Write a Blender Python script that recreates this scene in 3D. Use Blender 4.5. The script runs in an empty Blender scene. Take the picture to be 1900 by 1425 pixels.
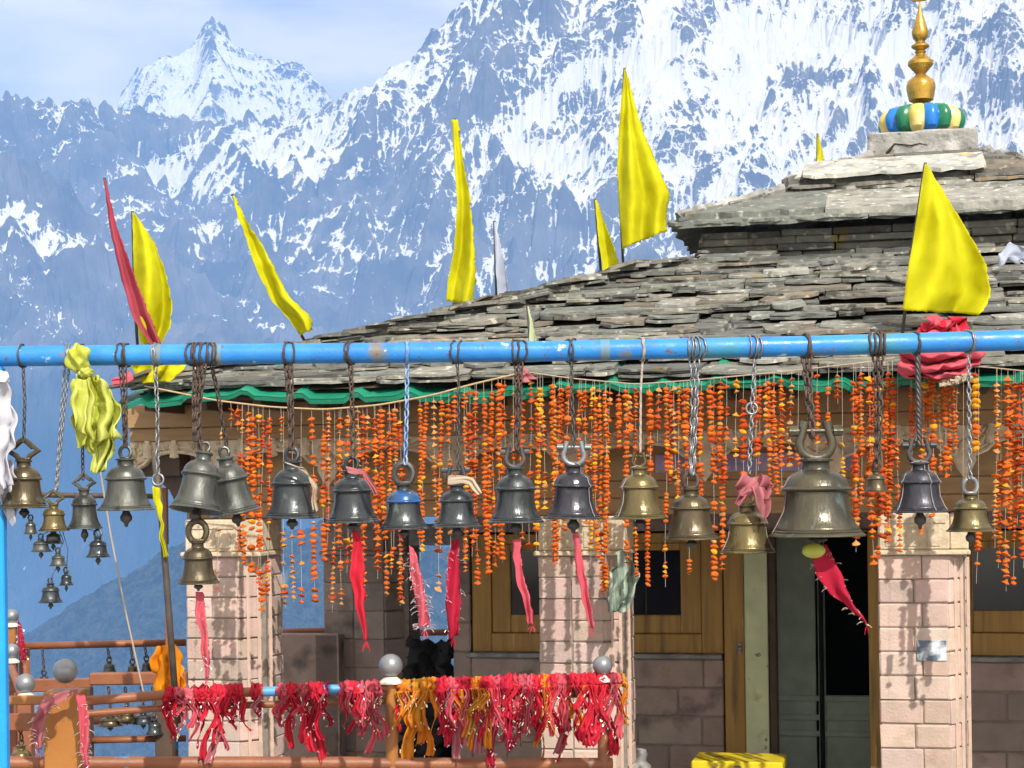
import bpy, bmesh, math, random
import numpy as np
from mathutils import Vector, Matrix, noise as mnoise

SC = bpy.context.scene
COL = SC.collection
R = math.radians
PI = math.pi

# ------------------------------------------------------------------ camera
CAMZ = 2.6
FPX, CXP, HYP = 3200.0, 950.0, 900.0          # focal length, principal point in photograph pixels
ROLL = R(0.8)
RIGHT = Vector((math.cos(ROLL), 0, -math.sin(ROLL)))
UP = Vector((math.sin(ROLL), 0, math.cos(ROLL)))
EYE = Vector((0, 0, CAMZ))
cam = bpy.data.cameras.new('camera')
camo = bpy.data.objects.new('camera', cam)
COL.objects.link(camo)
cam.sensor_width = 36.0
cam.lens = FPX * 36.0 / 1900.0
cam.shift_y = (HYP - 712.5) / 1900.0
cam.clip_start, cam.clip_end = 0.1, 60000.0
mw = Matrix.Identity(4)
for i in range(3):
    mw[i][0] = RIGHT[i]; mw[i][1] = UP[i]; mw[i][2] = (0, -1, 0)[i]; mw[i][3] = EYE[i]
camo.matrix_world = mw
SC.camera = camo

# ------------------------------------------------------------------ light
SUN_EL, SUN_AZ = R(40), R(20)                 # azimuth: from straight behind the camera towards the right
sdir = Vector((math.sin(SUN_AZ) * math.cos(SUN_EL), -math.cos(SUN_AZ) * math.cos(SUN_EL), math.sin(SUN_EL)))
sun = bpy.data.lights.new('sun', 'SUN')
sun.energy = 4.8; sun.angle = R(0.5); sun.color = (1.0, 0.95, 0.87)
suno = bpy.data.objects.new('sun', sun)
COL.objects.link(suno)
suno.rotation_euler = (-sdir).to_track_quat('-Z', 'Y').to_euler()
suno.location = (3, -6, 30)

W = bpy.data.worlds.new('World')
SC.world = W
W.use_nodes = True
wn = W.node_tree; wn.nodes.clear()
def wnode(t, **kw):
    n = wn.nodes.new(t)
    for k, v in kw.items(): setattr(n, k, v)
    return n
sky = wnode('ShaderNodeTexSky', sky_type='NISHITA')
sky.sun_disc = False
sky.sun_elevation = SUN_EL
sky.sun_rotation = PI - SUN_AZ
sky.altitude = 2500; sky.air_density = 1.0; sky.dust_density = 1.2; sky.ozone_density = 1.0
tc = wnode('ShaderNodeTexCoord')
mp = wnode('ShaderNodeMapping'); mp.inputs['Scale'].default_value = (3.2, 3.2, 11.0)
nz = wnode('ShaderNodeTexNoise'); nz.inputs['Scale'].default_value = 1.6; nz.inputs['Detail'].default_value = 6; nz.inputs['Roughness'].default_value = 0.55
cr = wnode('ShaderNodeValToRGB'); cr.color_ramp.elements[0].position = 0.20; cr.color_ramp.elements[1].position = 0.60
mx = wnode('ShaderNodeMix', data_type='RGBA')
mx.inputs['B'].default_value = (12.4, 10.9, 9.0, 1)     # lit cloud
bg = wnode('ShaderNodeBackground'); bg.inputs['Strength'].default_value = 0.13
wo = wnode('ShaderNodeOutputWorld')
wn.links.new(tc.outputs['Generated'], mp.inputs['Vector'])
wn.links.new(mp.outputs['Vector'], nz.inputs['Vector'])
wn.links.new(nz.outputs['Fac'], cr.inputs['Fac'])
wn.links.new(cr.outputs['Color'], mx.inputs['Factor'])
wn.links.new(sky.outputs['Color'], mx.inputs['A'])
wn.links.new(mx.outputs['Result'], bg.inputs['Color'])
wn.links.new(bg.outputs['Background'], wo.inputs['Surface'])

SC.view_settings.view_transform = 'Standard'
SC.view_settings.look = 'None'
SC.view_settings.exposure = 0.70
SC.view_settings.gamma = 1.0
SC.render.engine = 'CYCLES'
SC.cycles.use_denoising = True
SC.cycles.max_bounces = 6
SC.cycles.volume_bounces = 0
SC.cycles.caustics_reflective = False
SC.cycles.caustics_refractive = False

# ------------------------------------------------------------------ photograph pixel -> point in the place
def ray(px, py):
    return RIGHT * ((px - CXP) / FPX) + UP * ((HYP - py) / FPX) + Vector((0, 1, 0))
def at(px, py, Y):
    d = ray(px, py)
    return EYE + d * (Y / d.y)
TA = R(13)                                    # the temple front is turned 13 degrees
TU = Vector((math.cos(TA), -math.sin(TA), 0))
TV = Vector((math.sin(TA), math.cos(TA), 0))
TO = at(1080, 900, 12.0); TO.z = 0
def tl(px, py, v):                            # temple coordinates (along the front, inwards, up) on the plane v
    d = ray(px, py)
    t = (v - (EYE - TO).dot(TV)) / d.dot(TV)
    p = EYE + d * t - TO
    return Vector((p.dot(TU), v, p.z))
def tw(u, v, z): return TO + TU * u + TV * v + Vector((0, 0, z))
def twp(p): return tw(p[0], p[1], p[2])
def on_v(px, py, v): return twp(tl(px, py, v))

# ------------------------------------------------------------------ materials
MATS = {}
def mat(name, base, rough=0.7, metal=0.0, var=None, scale=8.0, detail=5.0, bump=0.0, bscale=None, var_pos=(0.35, 0.65), attr=None,
        spots=None, spec=0.5, trans=0.0, stretch=(1, 1, 1), rnd=0.0, rvar=0.0):
    """Principled material: base colour mixed with var by noise, optionally multiplied by a colour attribute, with stains (spots: colour, scale, lo, hi)."""
    m = bpy.data.materials.new(name); m.use_nodes = True
    nt = m.node_tree; b = nt.nodes['Principled BSDF']
    b.inputs['Roughness'].default_value = rough; b.inputs['Metallic'].default_value = metal
    b.inputs['Specular IOR Level'].default_value = spec
    L = nt.links.new
    def N(t): return nt.nodes.new(t)
    t = N('ShaderNodeTexCoord'); mpn = N('ShaderNodeMapping'); mpn.inputs['Scale'].default_value = stretch
    L(t.outputs['Object'], mpn.inputs['Vector'])
    vec = mpn.outputs['Vector']
    oi = N('ShaderNodeObjectInfo')
    ofs = N('ShaderNodeVectorMath'); ofs.operation = 'MULTIPLY_ADD'
    cmb = N('ShaderNodeCombineXYZ'); 
    for k in range(3): L(oi.outputs['Random'], cmb.inputs[k])
    L(cmb.outputs[0], ofs.inputs[0]); ofs.inputs[1].default_value = (17, 31, 53); L(vec, ofs.inputs[2])
    vec = ofs.outputs[0]
    col = None
    def mixc(fac, a, bb, mode='MIX'):
        x = N('ShaderNodeMix'); x.data_type = 'RGBA'; x.blend_type = mode
        for s, v in ((x.inputs['Factor'], fac), (x.inputs['A'], a), (x.inputs['B'], bb)):
            if hasattr(v, 'is_linked'): L(v, s)
            elif isinstance(v, (int, float)): s.default_value = v
            else: s.default_value = (*v, 1)
        return x.outputs['Result']
    def noisefac(sc, lo, hi, det=detail):
        n = N('ShaderNodeTexNoise'); n.inputs['Scale'].default_value = sc; n.inputs['Detail'].default_value = det
        L(vec, n.inputs['Vector'])
        mr = N('ShaderNodeMapRange'); mr.inputs['From Min'].default_value = lo; mr.inputs['From Max'].default_value = hi
        L(n.outputs['Fac'], mr.inputs['Value']); return mr.outputs['Result']
    col = base
    if var is not None: col = mixc(noisefac(scale, *var_pos), base, var)
    if spots:
        for (sc, s_scale, lo, hi) in spots: col = mixc(noisefac(s_scale, lo, hi), col, sc)
    if attr:
        a = N('ShaderNodeAttribute'); a.attribute_name = attr
        col = mixc(1.0, col, a.outputs['Color'], 'MULTIPLY')
    if rnd:
        h = N('ShaderNodeHueSaturation')
        mr = N('ShaderNodeMapRange'); mr.inputs['To Min'].default_value = 1 - rnd; mr.inputs['To Max'].default_value = 1 + rnd
        L(oi.outputs['Random'], mr.inputs['Value']); L(mr.outputs['Result'], h.inputs['Value'])
        if hasattr(col, 'is_linked'): L(col, h.inputs['Color'])
        else: h.inputs['Color'].default_value = (*col, 1)
        col = h.outputs['Color']
    if hasattr(col, 'is_linked'): L(col, b.inputs['Base Color'])
    else: b.inputs['Base Color'].default_value = (*col, 1)
    if rvar:
        n = N('ShaderNodeTexNoise'); n.inputs['Scale'].default_value = scale * 2.2; n.inputs['Detail'].default_value = 7; L(vec, n.inputs['Vector'])
        mr = N('ShaderNodeMapRange'); mr.inputs['From Min'].default_value = 0.35; mr.inputs['From Max'].default_value = 0.68; mr.inputs['To Min'].default_value = rough - rvar; mr.inputs['To Max'].default_value = rough + rvar * 1.6
        L(n.outputs['Fac'], mr.inputs['Value']); L(mr.outputs['Result'], b.inputs['Roughness'])
    if bump:
        n = N('ShaderNodeTexNoise'); n.inputs['Scale'].default_value = bscale or scale * 3; n.inputs['Detail'].default_value = 6
        L(vec, n.inputs['Vector'])
        bp = N('ShaderNodeBump'); bp.inputs['Strength'].default_value = bump; bp.inputs['Distance'].default_value = 0.02
        L(n.outputs['Fac'], bp.inputs['Height']); L(bp.outputs['Normal'], b.inputs['Normal'])
    if trans:                                  # thin cloth lets light through
        tr = N('ShaderNodeBsdfTranslucent'); ms = N('ShaderNodeMixShader'); ms.inputs[0].default_value = trans
        if hasattr(col, 'is_linked'): L(col, tr.inputs['Color'])
        else: tr.inputs['Color'].default_value = (*col, 1)
        out = nt.nodes['Material Output']
        L(b.outputs[0], ms.inputs[1]); L(tr.outputs[0], ms.inputs[2]); L(ms.outputs[0], out.inputs['Surface'])
    MATS[name] = m
    return m

# ------------------------------------------------------------------ mesh builder
def unit(v):
    v = Vector(v); return v.normalized() if v.length > 1e-9 else Vector((0, 0, 1))
class MB:
    def __init__(s): s.v = []; s.f = []; s.m = []; s.c = []; s.col = (1, 1, 1)
    def add(s, vs, fs, mi=0):
        o = len(s.v); s.v += [tuple(p) for p in vs]; s.c += [s.col] * len(vs)
        for f in fs: s.f.append(tuple(i + o for i in f)); s.m.append(mi)
    def box(s, lo, hi, mi=0, bev=0.0, M=None, jit=0.0, rng=random):
        x0, y0, z0 = lo; x1, y1, z1 = hi
        if bev <= 0:
            vs = [(x, y, z) for z in (z0, z1) for y in (y0, y1) for x in (x0, x1)]
            fs = [(0, 2, 3, 1), (4, 5, 7, 6), (0, 1, 5, 4), (2, 6, 7, 3), (0, 4, 6, 2), (1, 3, 7, 5)]
        else:
            b = min(bev, (x1 - x0) / 2.2, (y1 - y0) / 2.2, (z1 - z0) / 2.2)
            bm = bmesh.new(); bmesh.ops.create_cube(bm, size=1)
            for v in bm.verts:
                v.co = ((x0 + x1) / 2 + v.co.x * (x1 - x0), (y0 + y1) / 2 + v.co.y * (y1 - y0), (z0 + z1) / 2 + v.co.z * (z1 - z0))
            bmesh.ops.bevel(bm, geom=bm.edges[:], offset=b, segments=1, affect='EDGES')
            vs = [v.co.copy() for v in bm.verts]; bm.verts.index_update()
            fs = [[v.index for v in f.verts] for f in bm.faces]; bm.free()
        if jit: vs = [Vector(p) + Vector((rng.uniform(-jit, jit), rng.uniform(-jit, jit), rng.uniform(-jit, jit))) for p in vs]
        if M is not None: vs = [M @ Vector(p) for p in vs]
        s.add(vs, fs, mi)
    def lathe(s, prof, seg=24, M=None, mi=0, ripple=None):
        vs = []; n = len(prof)
        for i in range(seg):
            a = 2 * PI * i / seg
            for j, (r, z) in enumerate(prof):
                rr = r * (ripple(a, j) if ripple else 1)
                vs.append(Vector((rr * math.cos(a), rr * math.sin(a), z)))
        fs = []
        for i in range(seg):
            k = (i + 1) % seg
            for j in range(n - 1):
                if prof[j][0] < 1e-6 and prof[j + 1][0] < 1e-6: continue
                if prof[j][0] < 1e-6: fs.append((i * n + j, k * n + j + 1, i * n + j + 1))
                elif prof[j + 1][0] < 1e-6: fs.append((i * n + j, k * n + j, i * n + j + 1))
                else: fs.append((i * n + j, k * n + j, k * n + j + 1, i * n + j + 1))
        if M is not None: vs = [M @ p for p in vs]
        s.add(vs, fs, mi)
    def tube(s, pts, r, seg=8, mi=0, closed=False, caps=True):
        pts = [Vector(p) for p in pts]; n = len(pts)
        rs = r if isinstance(r, (list, tuple)) else [r] * n
        vs = []; prev = None
        for i, p in enumerate(pts):
            a = pts[(i - 1) % n] if (closed or i > 0) else p
            b = pts[(i + 1) % n] if (closed or i < n - 1) else p
            t = unit(b - a)
            if prev is None:
                ref = Vector((0, 0, 1)) if abs(t.z) < 0.9 else Vector((0, 1, 0))
                x = unit(t.cross(ref))
            else: x = unit(prev - t * prev.dot(t))
            prev = x; y = t.cross(x)
            for k in range(seg):
                an = 2 * PI * k / seg
                vs.append(p + (x * math.cos(an) + y * math.sin(an)) * rs[i])
        fs = []
        for i in range(n if closed else n - 1):
            j = (i + 1) % n
            for k in range(seg):
                l = (k + 1) % seg
                fs.append((i * seg + k, i * seg + l, j * seg + l, j * seg + k))
        if caps and not closed:
            fs.append(tuple(range(seg))[::-1]); fs.append(tuple((n - 1) * seg + k for k in range(seg)))
        s.add(vs, fs, mi)
    def sphere(s, c, r, seg=16, rings=10, mi=0, sc=(1, 1, 1)):
        prof = [(r * math.sin(PI * j / rings), -r * math.cos(PI * j / rings)) for j in range(rings + 1)]
        prof[0] = (0, -r); prof[-1] = (0, r)
        s.lathe(prof, seg, Matrix.Translation(Vector(c)) @ Matrix.Diagonal((*sc, 1)), mi)
    def sheet(s, rows, mi=0):
        n = len(rows[0]); vs = [p for r_ in rows for p in r_]
        fs = [(i * n + j, i * n + j + 1, (i + 1) * n + j + 1, (i + 1) * n + j) for i in range(len(rows) - 1) for j in range(n - 1)]
        s.add(vs, fs, mi)
    def prism(s, poly, y0, y1, mi=0):          # polygon of (x, z), extruded along y
        n = len(poly)
        vs = [(x, y0, z) for x, z in poly] + [(x, y1, z) for x, z in poly]
        fs = [tuple(range(n)), tuple(range(n, 2 * n))[::-1]] + [(i, i + n, (i + 1) % n + n, (i + 1) % n) for i in range(n)]
        s.add(vs, fs, mi)
    def mesh(s, name, mats, smooth=False, colour=False, autosmooth=None):
        me = bpy.data.meshes.new(name)
        me.from_pydata(s.v, [], s.f); 
        for m in (mats if isinstance(mats, (list, tuple)) else [mats]): me.materials.append(m)
        if any(s.m): me.polygons.foreach_set('material_index', s.m)
        if colour:
            ca = me.color_attributes.new('tint', 'FLOAT_COLOR', 'POINT')
            ca.data.foreach_set('color', np.hstack([np.array(s.c, dtype=np.float32), np.ones((len(s.c), 1), np.float32)]).ravel())
        if smooth:
            me.polygons.foreach_set('use_smooth', [True] * len(me.polygons))
            if autosmooth: me.set_sharp_from_angle(angle=R(autosmooth))
        bm = bmesh.new(); bm.from_mesh(me); bmesh.ops.recalc_face_normals(bm, faces=bm.faces[:]); bm.to_mesh(me); bm.free()
        me.update()
        return me
    def obj(s, name, mats, parent=None, loc=None, **kw):
        return link(name, s.mesh(name, mats, **kw), parent, loc)

def link(name, me, parent=None, loc=None):
    o = bpy.data.objects.new(name, me); COL.objects.link(o)
    if parent is not None: o.parent = parent
    if loc is not None: o.location = loc
    return o
def tag(o, label, cat=None, group=None, kind=None):
    o['label'] = label
    if cat: o['category'] = cat
    if group: o['group'] = group
    if kind: o['kind'] = kind
    return o
def thing(name, label, cat, loc=(0, 0, 0), rz=0.0, group=None):
    o = bpy.data.objects.new(name, None); COL.objects.link(o)
    o.location = loc; o.rotation_euler = (0, 0, rz); o.empty_display_size = 0.1
    return tag(o, label, cat, group)
def thick(o, t, offset=0.0):
    md = o.modifiers.new('thickness', 'SOLIDIFY'); md.thickness = t; md.offset = offset
    return o
ORD = ['first', 'second', 'third', 'fourth', 'fifth', 'sixth', 'seventh', 'eighth', 'ninth', 'tenth', 'eleventh', 'twelfth', 'thirteenth',
       'fourteenth', 'fifteenth', 'sixteenth', 'seventeenth', 'eighteenth', 'nineteenth', 'twentieth']
def ordinal(i):
    tens = {2: 'twenty', 3: 'thirty', 4: 'forty', 5: 'fifty', 6: 'sixty', 7: 'seventy'}
    if i < 20: return ORD[i]
    n = i + 1
    return (tens[n // 10][:-1] + 'ieth') if n % 10 == 0 else tens[n // 10] + '-' + ORD[n % 10 - 1]

# ================================================================== THE SETTING: mountains, hill, valley, terrace
def hash01(ix, iy, seed):
    h = (ix.astype(np.int64) * 374761393 + iy.astype(np.int64) * 668265263 + seed * 974634777) & 0xffffffff
    h = ((h ^ (h >> 13)) * 1274126177) & 0xffffffff
    return ((h ^ (h >> 16)) & 0xffffff) / float(0xffffff)
def gnoise(x, y, seed):                        # gradient noise, about -0.7 .. 0.7
    ix = np.floor(x); iy = np.floor(y); fx = x - ix; fy = y - iy
    u = fx * fx * fx * (fx * (fx * 6 - 15) + 10); v = fy * fy * fy * (fy * (fy * 6 - 15) + 10)
    def g(dx, dy):
        a = hash01(ix + dx, iy + dy, seed) * 2 * PI
        return np.cos(a) * (fx - dx) + np.sin(a) * (fy - dy)
    n0 = g(0, 0) + u * (g(1, 0) - g(0, 0)); n1 = g(0, 1) + u * (g(1, 1) - g(0, 1))
    return n0 + v * (n1 - n0)
def fbm(x, y, seed, oct_=5, gain=0.5):
    s = 0; a = 1.0
    for o in range(oct_):
        s = s + a * gnoise(x, y, seed + o); x = x * 2.03 + 7.1; y = y * 2.03 - 3.7; a *= gain
    return s
def ridged(x, y, seed, oct_=7, gain=0.55):
    s = 0; a = 1.0; w = 1.0
    for o in range(oct_):
        n = 1 - np.abs(gnoise(x, y, seed + o)) * 1.9
        n = np.clip(n, 0, 1) ** 1.6
        s = s + a * n * w; w = np.clip(n * 1.5, 0.15, 1); a *= gain
        x, y = x * 1.83 + y * 0.72 + 3.3, y * 1.83 - x * 0.72 - 8.1
    return s
def tent(X, Y, lines, fall):
    """Height of a range whose ridges run along 3-D polylines and fall off sideways."""
    best = np.full(X.shape, -5000.0)
    for (pts, f) in lines:
        for p, q in zip(pts[:-1], pts[1:]):
            dx, dy = q[0] - p[0], q[1] - p[1]; l2 = dx * dx + dy * dy + 1e-6
            t = np.clip(((X - p[0]) * dx + (Y - p[1]) * dy) / l2, 0, 1)
            d = np.hypot(X - p[0] - t * dx, Y - p[1] - t * dy)
            h = p[2] + t * (q[2] - p[2]) - np.sqrt(d * d + 60 ** 2) * (f or fall) + 60 * (f or fall)
            best = np.maximum(best, h)
    return best
def pl(*pts):
    out = []
    for (px, py, D) in pts:
        p = at(px, py, D); out.append((p.x, p.y, p.z))
    return out
def grid_mesh(name, X, Y, Z, mats, attrs):
    ny, nx = X.shape
    me = bpy.data.meshes.new(name)
    nv = nx * ny
    co = np.stack([X, Y, Z], -1).reshape(-1, 3).astype(np.float32)
    me.vertices.add(nv); me.vertices.foreach_set('co', co.ravel())
    i = np.arange(nv).reshape(ny, nx)
    q = np.stack([i[:-1, :-1], i[:-1, 1:], i[1:, 1:], i[1:, :-1]], -1).reshape(-1, 4)
    me.loops.add(q.size); me.loops.foreach_set('vertex_index', q.ravel().astype(np.int32))
    me.polygons.add(len(q)); me.polygons.foreach_set('loop_start', np.arange(0, q.size, 4, dtype=np.int32))
    me.update(calc_edges=True)
    for an, A in attrs.items():
        at_ = me.attributes.new(an, 'FLOAT', 'POINT'); at_.data.foreach_set('value', A.ravel().astype(np.float32))
    me.materials.append(mats)
    me.polygons.foreach_set('use_smooth', np.zeros(len(q), dtype=bool))
    return me

def mountain_material(name, kind):
    m = bpy.data.materials.new(name); m.use_nodes = True
    nt = m.node_tree; b = nt.nodes['Principled BSDF']; L = nt.links.new
    N = nt.nodes.new
    b.inputs['Roughness'].default_value = 0.9; b.inputs['Specular IOR Level'].default_value = 0.1
    g = N('ShaderNodeNewGeometry')
    def noise(sc, det=6, rough=0.6, stretch=(1, 1, 1)):
        mp_ = N('ShaderNodeMapping'); mp_.inputs['Scale'].default_value = stretch
        L(g.outputs['Position'], mp_.inputs['Vector'])
        n = N('ShaderNodeTexNoise'); n.inputs['Scale'].default_value = sc; n.inputs['Detail'].default_value = det; n.inputs['Roughness'].default_value = rough
        L(mp_.outputs[0], n.inputs['Vector']); return n.outputs['Fac']
    def mth(op, a, c):
        x = N('ShaderNodeMath'); x.operation = op
        for s, v in ((x.inputs[0], a), (x.inputs[1], c)):
            if hasattr(v, 'is_linked'): L(v, s)
            else: s.default_value = v
        return x.outputs[0]
    def rng(v, a, c, t0=0.0, t1=1.0):
        x = N('ShaderNodeMapRange'); x.inputs['From Min'].default_value = a; x.inputs['From Max'].default_value = c
        x.inputs['To Min'].default_value = t0; x.inputs['To Max'].default_value = t1
        L(v, x.inputs['Value']); return x.outputs[0]
    def mix(f, a, c):
        x = N('ShaderNodeMix'); x.data_type = 'RGBA'; L(f, x.inputs['Factor'])
        for s, v in ((x.inputs['A'], a), (x.inputs['B'], c)):
            if hasattr(v, 'is_linked'): L(v, s)
            else: s.default_value = (*v, 1)
        return x.outputs['Result']
    if kind == 'snow':
        a = N('ShaderNodeAttribute'); a.attribute_name = 'snow'
        wood = N('ShaderNodeAttribute'); wood.attribute_name = 'wood'
        fine = mth('ADD', mth('MULTIPLY', mth('SUBTRACT', noise(0.017, 8, 0.76), 0.5), 1.05), mth('MULTIPLY', mth('SUBTRACT', noise(0.045, 4, 0.7, (1, 1, 0.6)), 0.5), 0.7))
        # thin snow-filled cracks between the slabs of rock
        wv = N('ShaderNodeTexNoise'); wv.inputs['Scale'].default_value = 0.012; wv.inputs['Detail'].default_value = 4
        L(g.outputs['Position'], wv.inputs['Vector'])
        ws = N('ShaderNodeVectorMath'); ws.operation = 'MULTIPLY_ADD'; ws.inputs[1].default_value = (110, 110, 110); L(wv.outputs['Color'], ws.inputs[0]); L(g.outputs['Position'], ws.inputs[2])
        veins = None
        for vs_, wd_, am_ in ((0.0085, 0.075, 0.34), (0.024, 0.10, 0.22)):
            vo = N('ShaderNodeTexVoronoi'); vo.feature = 'DISTANCE_TO_EDGE'; vo.inputs['Scale'].default_value = vs_
            L(ws.outputs[0], vo.inputs['Vector'])
            v_ = rng(vo.outputs['Distance'], 0.0, wd_, am_, 0.0)
            veins = v_ if veins is None else mth('ADD', veins, v_)
        veins = mth('MULTIPLY', veins, rng(noise(0.0022, 3), 0.38, 0.62, 0.2, 1.25))
        fine = mth('ADD', fine, mth('SUBTRACT', veins, 0.08))
        f = rng(mth('ADD', a.outputs['Fac'], fine), 0.47, 0.54)
        rock = mix(rng(noise(0.004), 0.35, 0.65), (0.085, 0.085, 0.092), (0.19, 0.175, 0.165))
        rock = mix(wood.outputs['Fac'], rock, (0.022, 0.034, 0.03))
        L(mix(f, rock, (0.76, 0.745, 0.73)), b.inputs['Base Color'])
    else:
        c = mix(rng(noise(0.05, 6, 0.75), 0.40, 0.60), (0.006, 0.011, 0.012), (0.04, 0.05, 0.042))
        a = N('ShaderNodeAttribute'); a.attribute_name = 'bare'
        c = mix(rng(a.outputs['Fac'], 0.72, 0.95), c, (0.15, 0.15, 0.13))
        L(c, b.inputs['Base Color'])
    return m

def blur(A, k):
    for ax in (0, 1):
        c = np.cumsum(np.pad(A, [(k + 1, k) if i == ax else (0, 0) for i in (0, 1)], mode='edge'), axis=ax)
        A = (np.take(c, range(2 * k + 1, c.shape[ax]), ax) - np.take(c, range(0, c.shape[ax] - 2 * k - 1), ax)) / (2 * k + 1)
    return A
def drain(Z, X, YY, F0, m, iters):
    """Let water run down the slopes: every cell drains to its steepest neighbour and is worn towards it the more, the more water passes."""
    ny, nx = Z.shape; idx = np.arange(ny * nx).reshape(ny, nx); acc = None
    for it in range(iters):
        best = np.zeros((ny, nx)); rec = idx.copy()
        for dy_ in (-1, 0, 1):
            for dx_ in (-1, 0, 1):
                if dx_ == 0 and dy_ == 0: continue
                a = (slice(max(0, -dy_), ny - max(0, dy_)), slice(max(0, -dx_), nx - max(0, dx_)))
                c = (slice(max(0, dy_), ny - max(0, -dy_)), slice(max(0, dx_), nx - max(0, -dx_)))
                dist = np.hypot(X[a] - X[c], YY[a] - YY[c])
                sl = (Z[a] - Z[c]) / dist
                up = sl > best[a]
                best[a] = np.where(up, sl, best[a]); rec[a] = np.where(up, idx[c], rec[a])
        order = np.argsort(Z.ravel()).tolist(); R_ = rec.ravel().tolist(); A = [1.0] * (ny * nx)
        for i in reversed(order):
            r_ = R_[i]
            if r_ != i: A[r_] += A[i]
        acc = np.array(A)
        F = (F0 * np.minimum(acc, 4000) ** m).tolist(); z = Z.ravel().tolist()
        for i in order:
            r_ = R_[i]
            if r_ != i: f = F[i]; z[i] = (z[i] + f * z[r_]) / (1 + f)
        Z = np.array(z).reshape(ny, nx)
    return Z, acc.reshape(ny, nx)
def upsample(A, ny, nx):
    y = np.linspace(0, A.shape[0] - 1, ny); x = np.linspace(0, A.shape[1] - 1, nx)
    y0 = np.minimum(y.astype(int), A.shape[0] - 2); x0 = np.minimum(x.astype(int), A.shape[1] - 2); fy = (y - y0)[:, None]; fx = (x - x0)[None]
    B = A[y0] * (1 - fy) + A[y0 + 1] * fy
    return B[:, x0] * (1 - fx) + B[:, x0 + 1] * fx

FIELDS = [(720, 140, 140, 26, -42, 1.2), (785, 130, 50, 24, -20, 0.9), (1225, 120, 45, 120, 5, 1.3), (1090, 140, 55, 22, -30, 1.2), (1010, 200, 75, 22, -45, 1.3), (965, 280, 50, 20, -60, 1.0), (1050, 286, 90, 34, -8, 1.1), (1055, 385, 50, 22, -10, 0.9),
          (1500, 75, 190, 34, 8, 1.5), (1420, 100, 120, 34, 4, 1.3), (1640, 90, 90, 20, 0, 1.2), (1410, 365, 95, 32, -5, 1.2), (1390, 160, 40, 40, 0, 0.9), (1590, 330, 60, 60, 0, 0.8), (1700, 200, 120, 40, -20, 0.7), (540, 262, 110, 60, 0, 0.9), (350, 322, 110, 36, 8, 0.9), (185, 430, 36, 44, 30, 1.0), (385, 420, 50, 28, -20, 1.0), (60, 410, 66, 60, 20, 0.9), (700, 540, 16, 80, 40, 0.9), (640, 470, 50, 18, -30, 0.7),
          (915, 92, 80, 44, 10, -1.3), (865, 190, 70, 32, -10, -1.2), (985, 172, 54, 18, 0, -1.0), (735, 340, 100, 55, 10, -1.1), (1085, 200, 40, 42, -40, -1.0), (1035, 55, 38, 60, 0, -0.8), (1303, 45, 32, 52, 5, -1.4), (1495, 150, 66, 20, 0, -1.1), (1300, 205, 44, 32, 0, -0.8), (1308, 305, 24, 26, 0, -0.9), (1850, 65, 60, 32, -10, -0.9), (1850, 190, 60, 44, -30, -1.0), (50, 255, 56, 84, 0, -1.3), (130, 345, 74, 42, 30, -1.2), (290, 240, 74, 38, 0, -1.0), (515, 365, 130, 28, -5, -1.2), (250, 520, 200, 50, 0, -0.6), (560, 115, 44, 40, 40, -0.8), (1180, 330, 30, 60, 30, -0.7), (1000, 460, 140, 50, 0, -0.6)]
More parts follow.
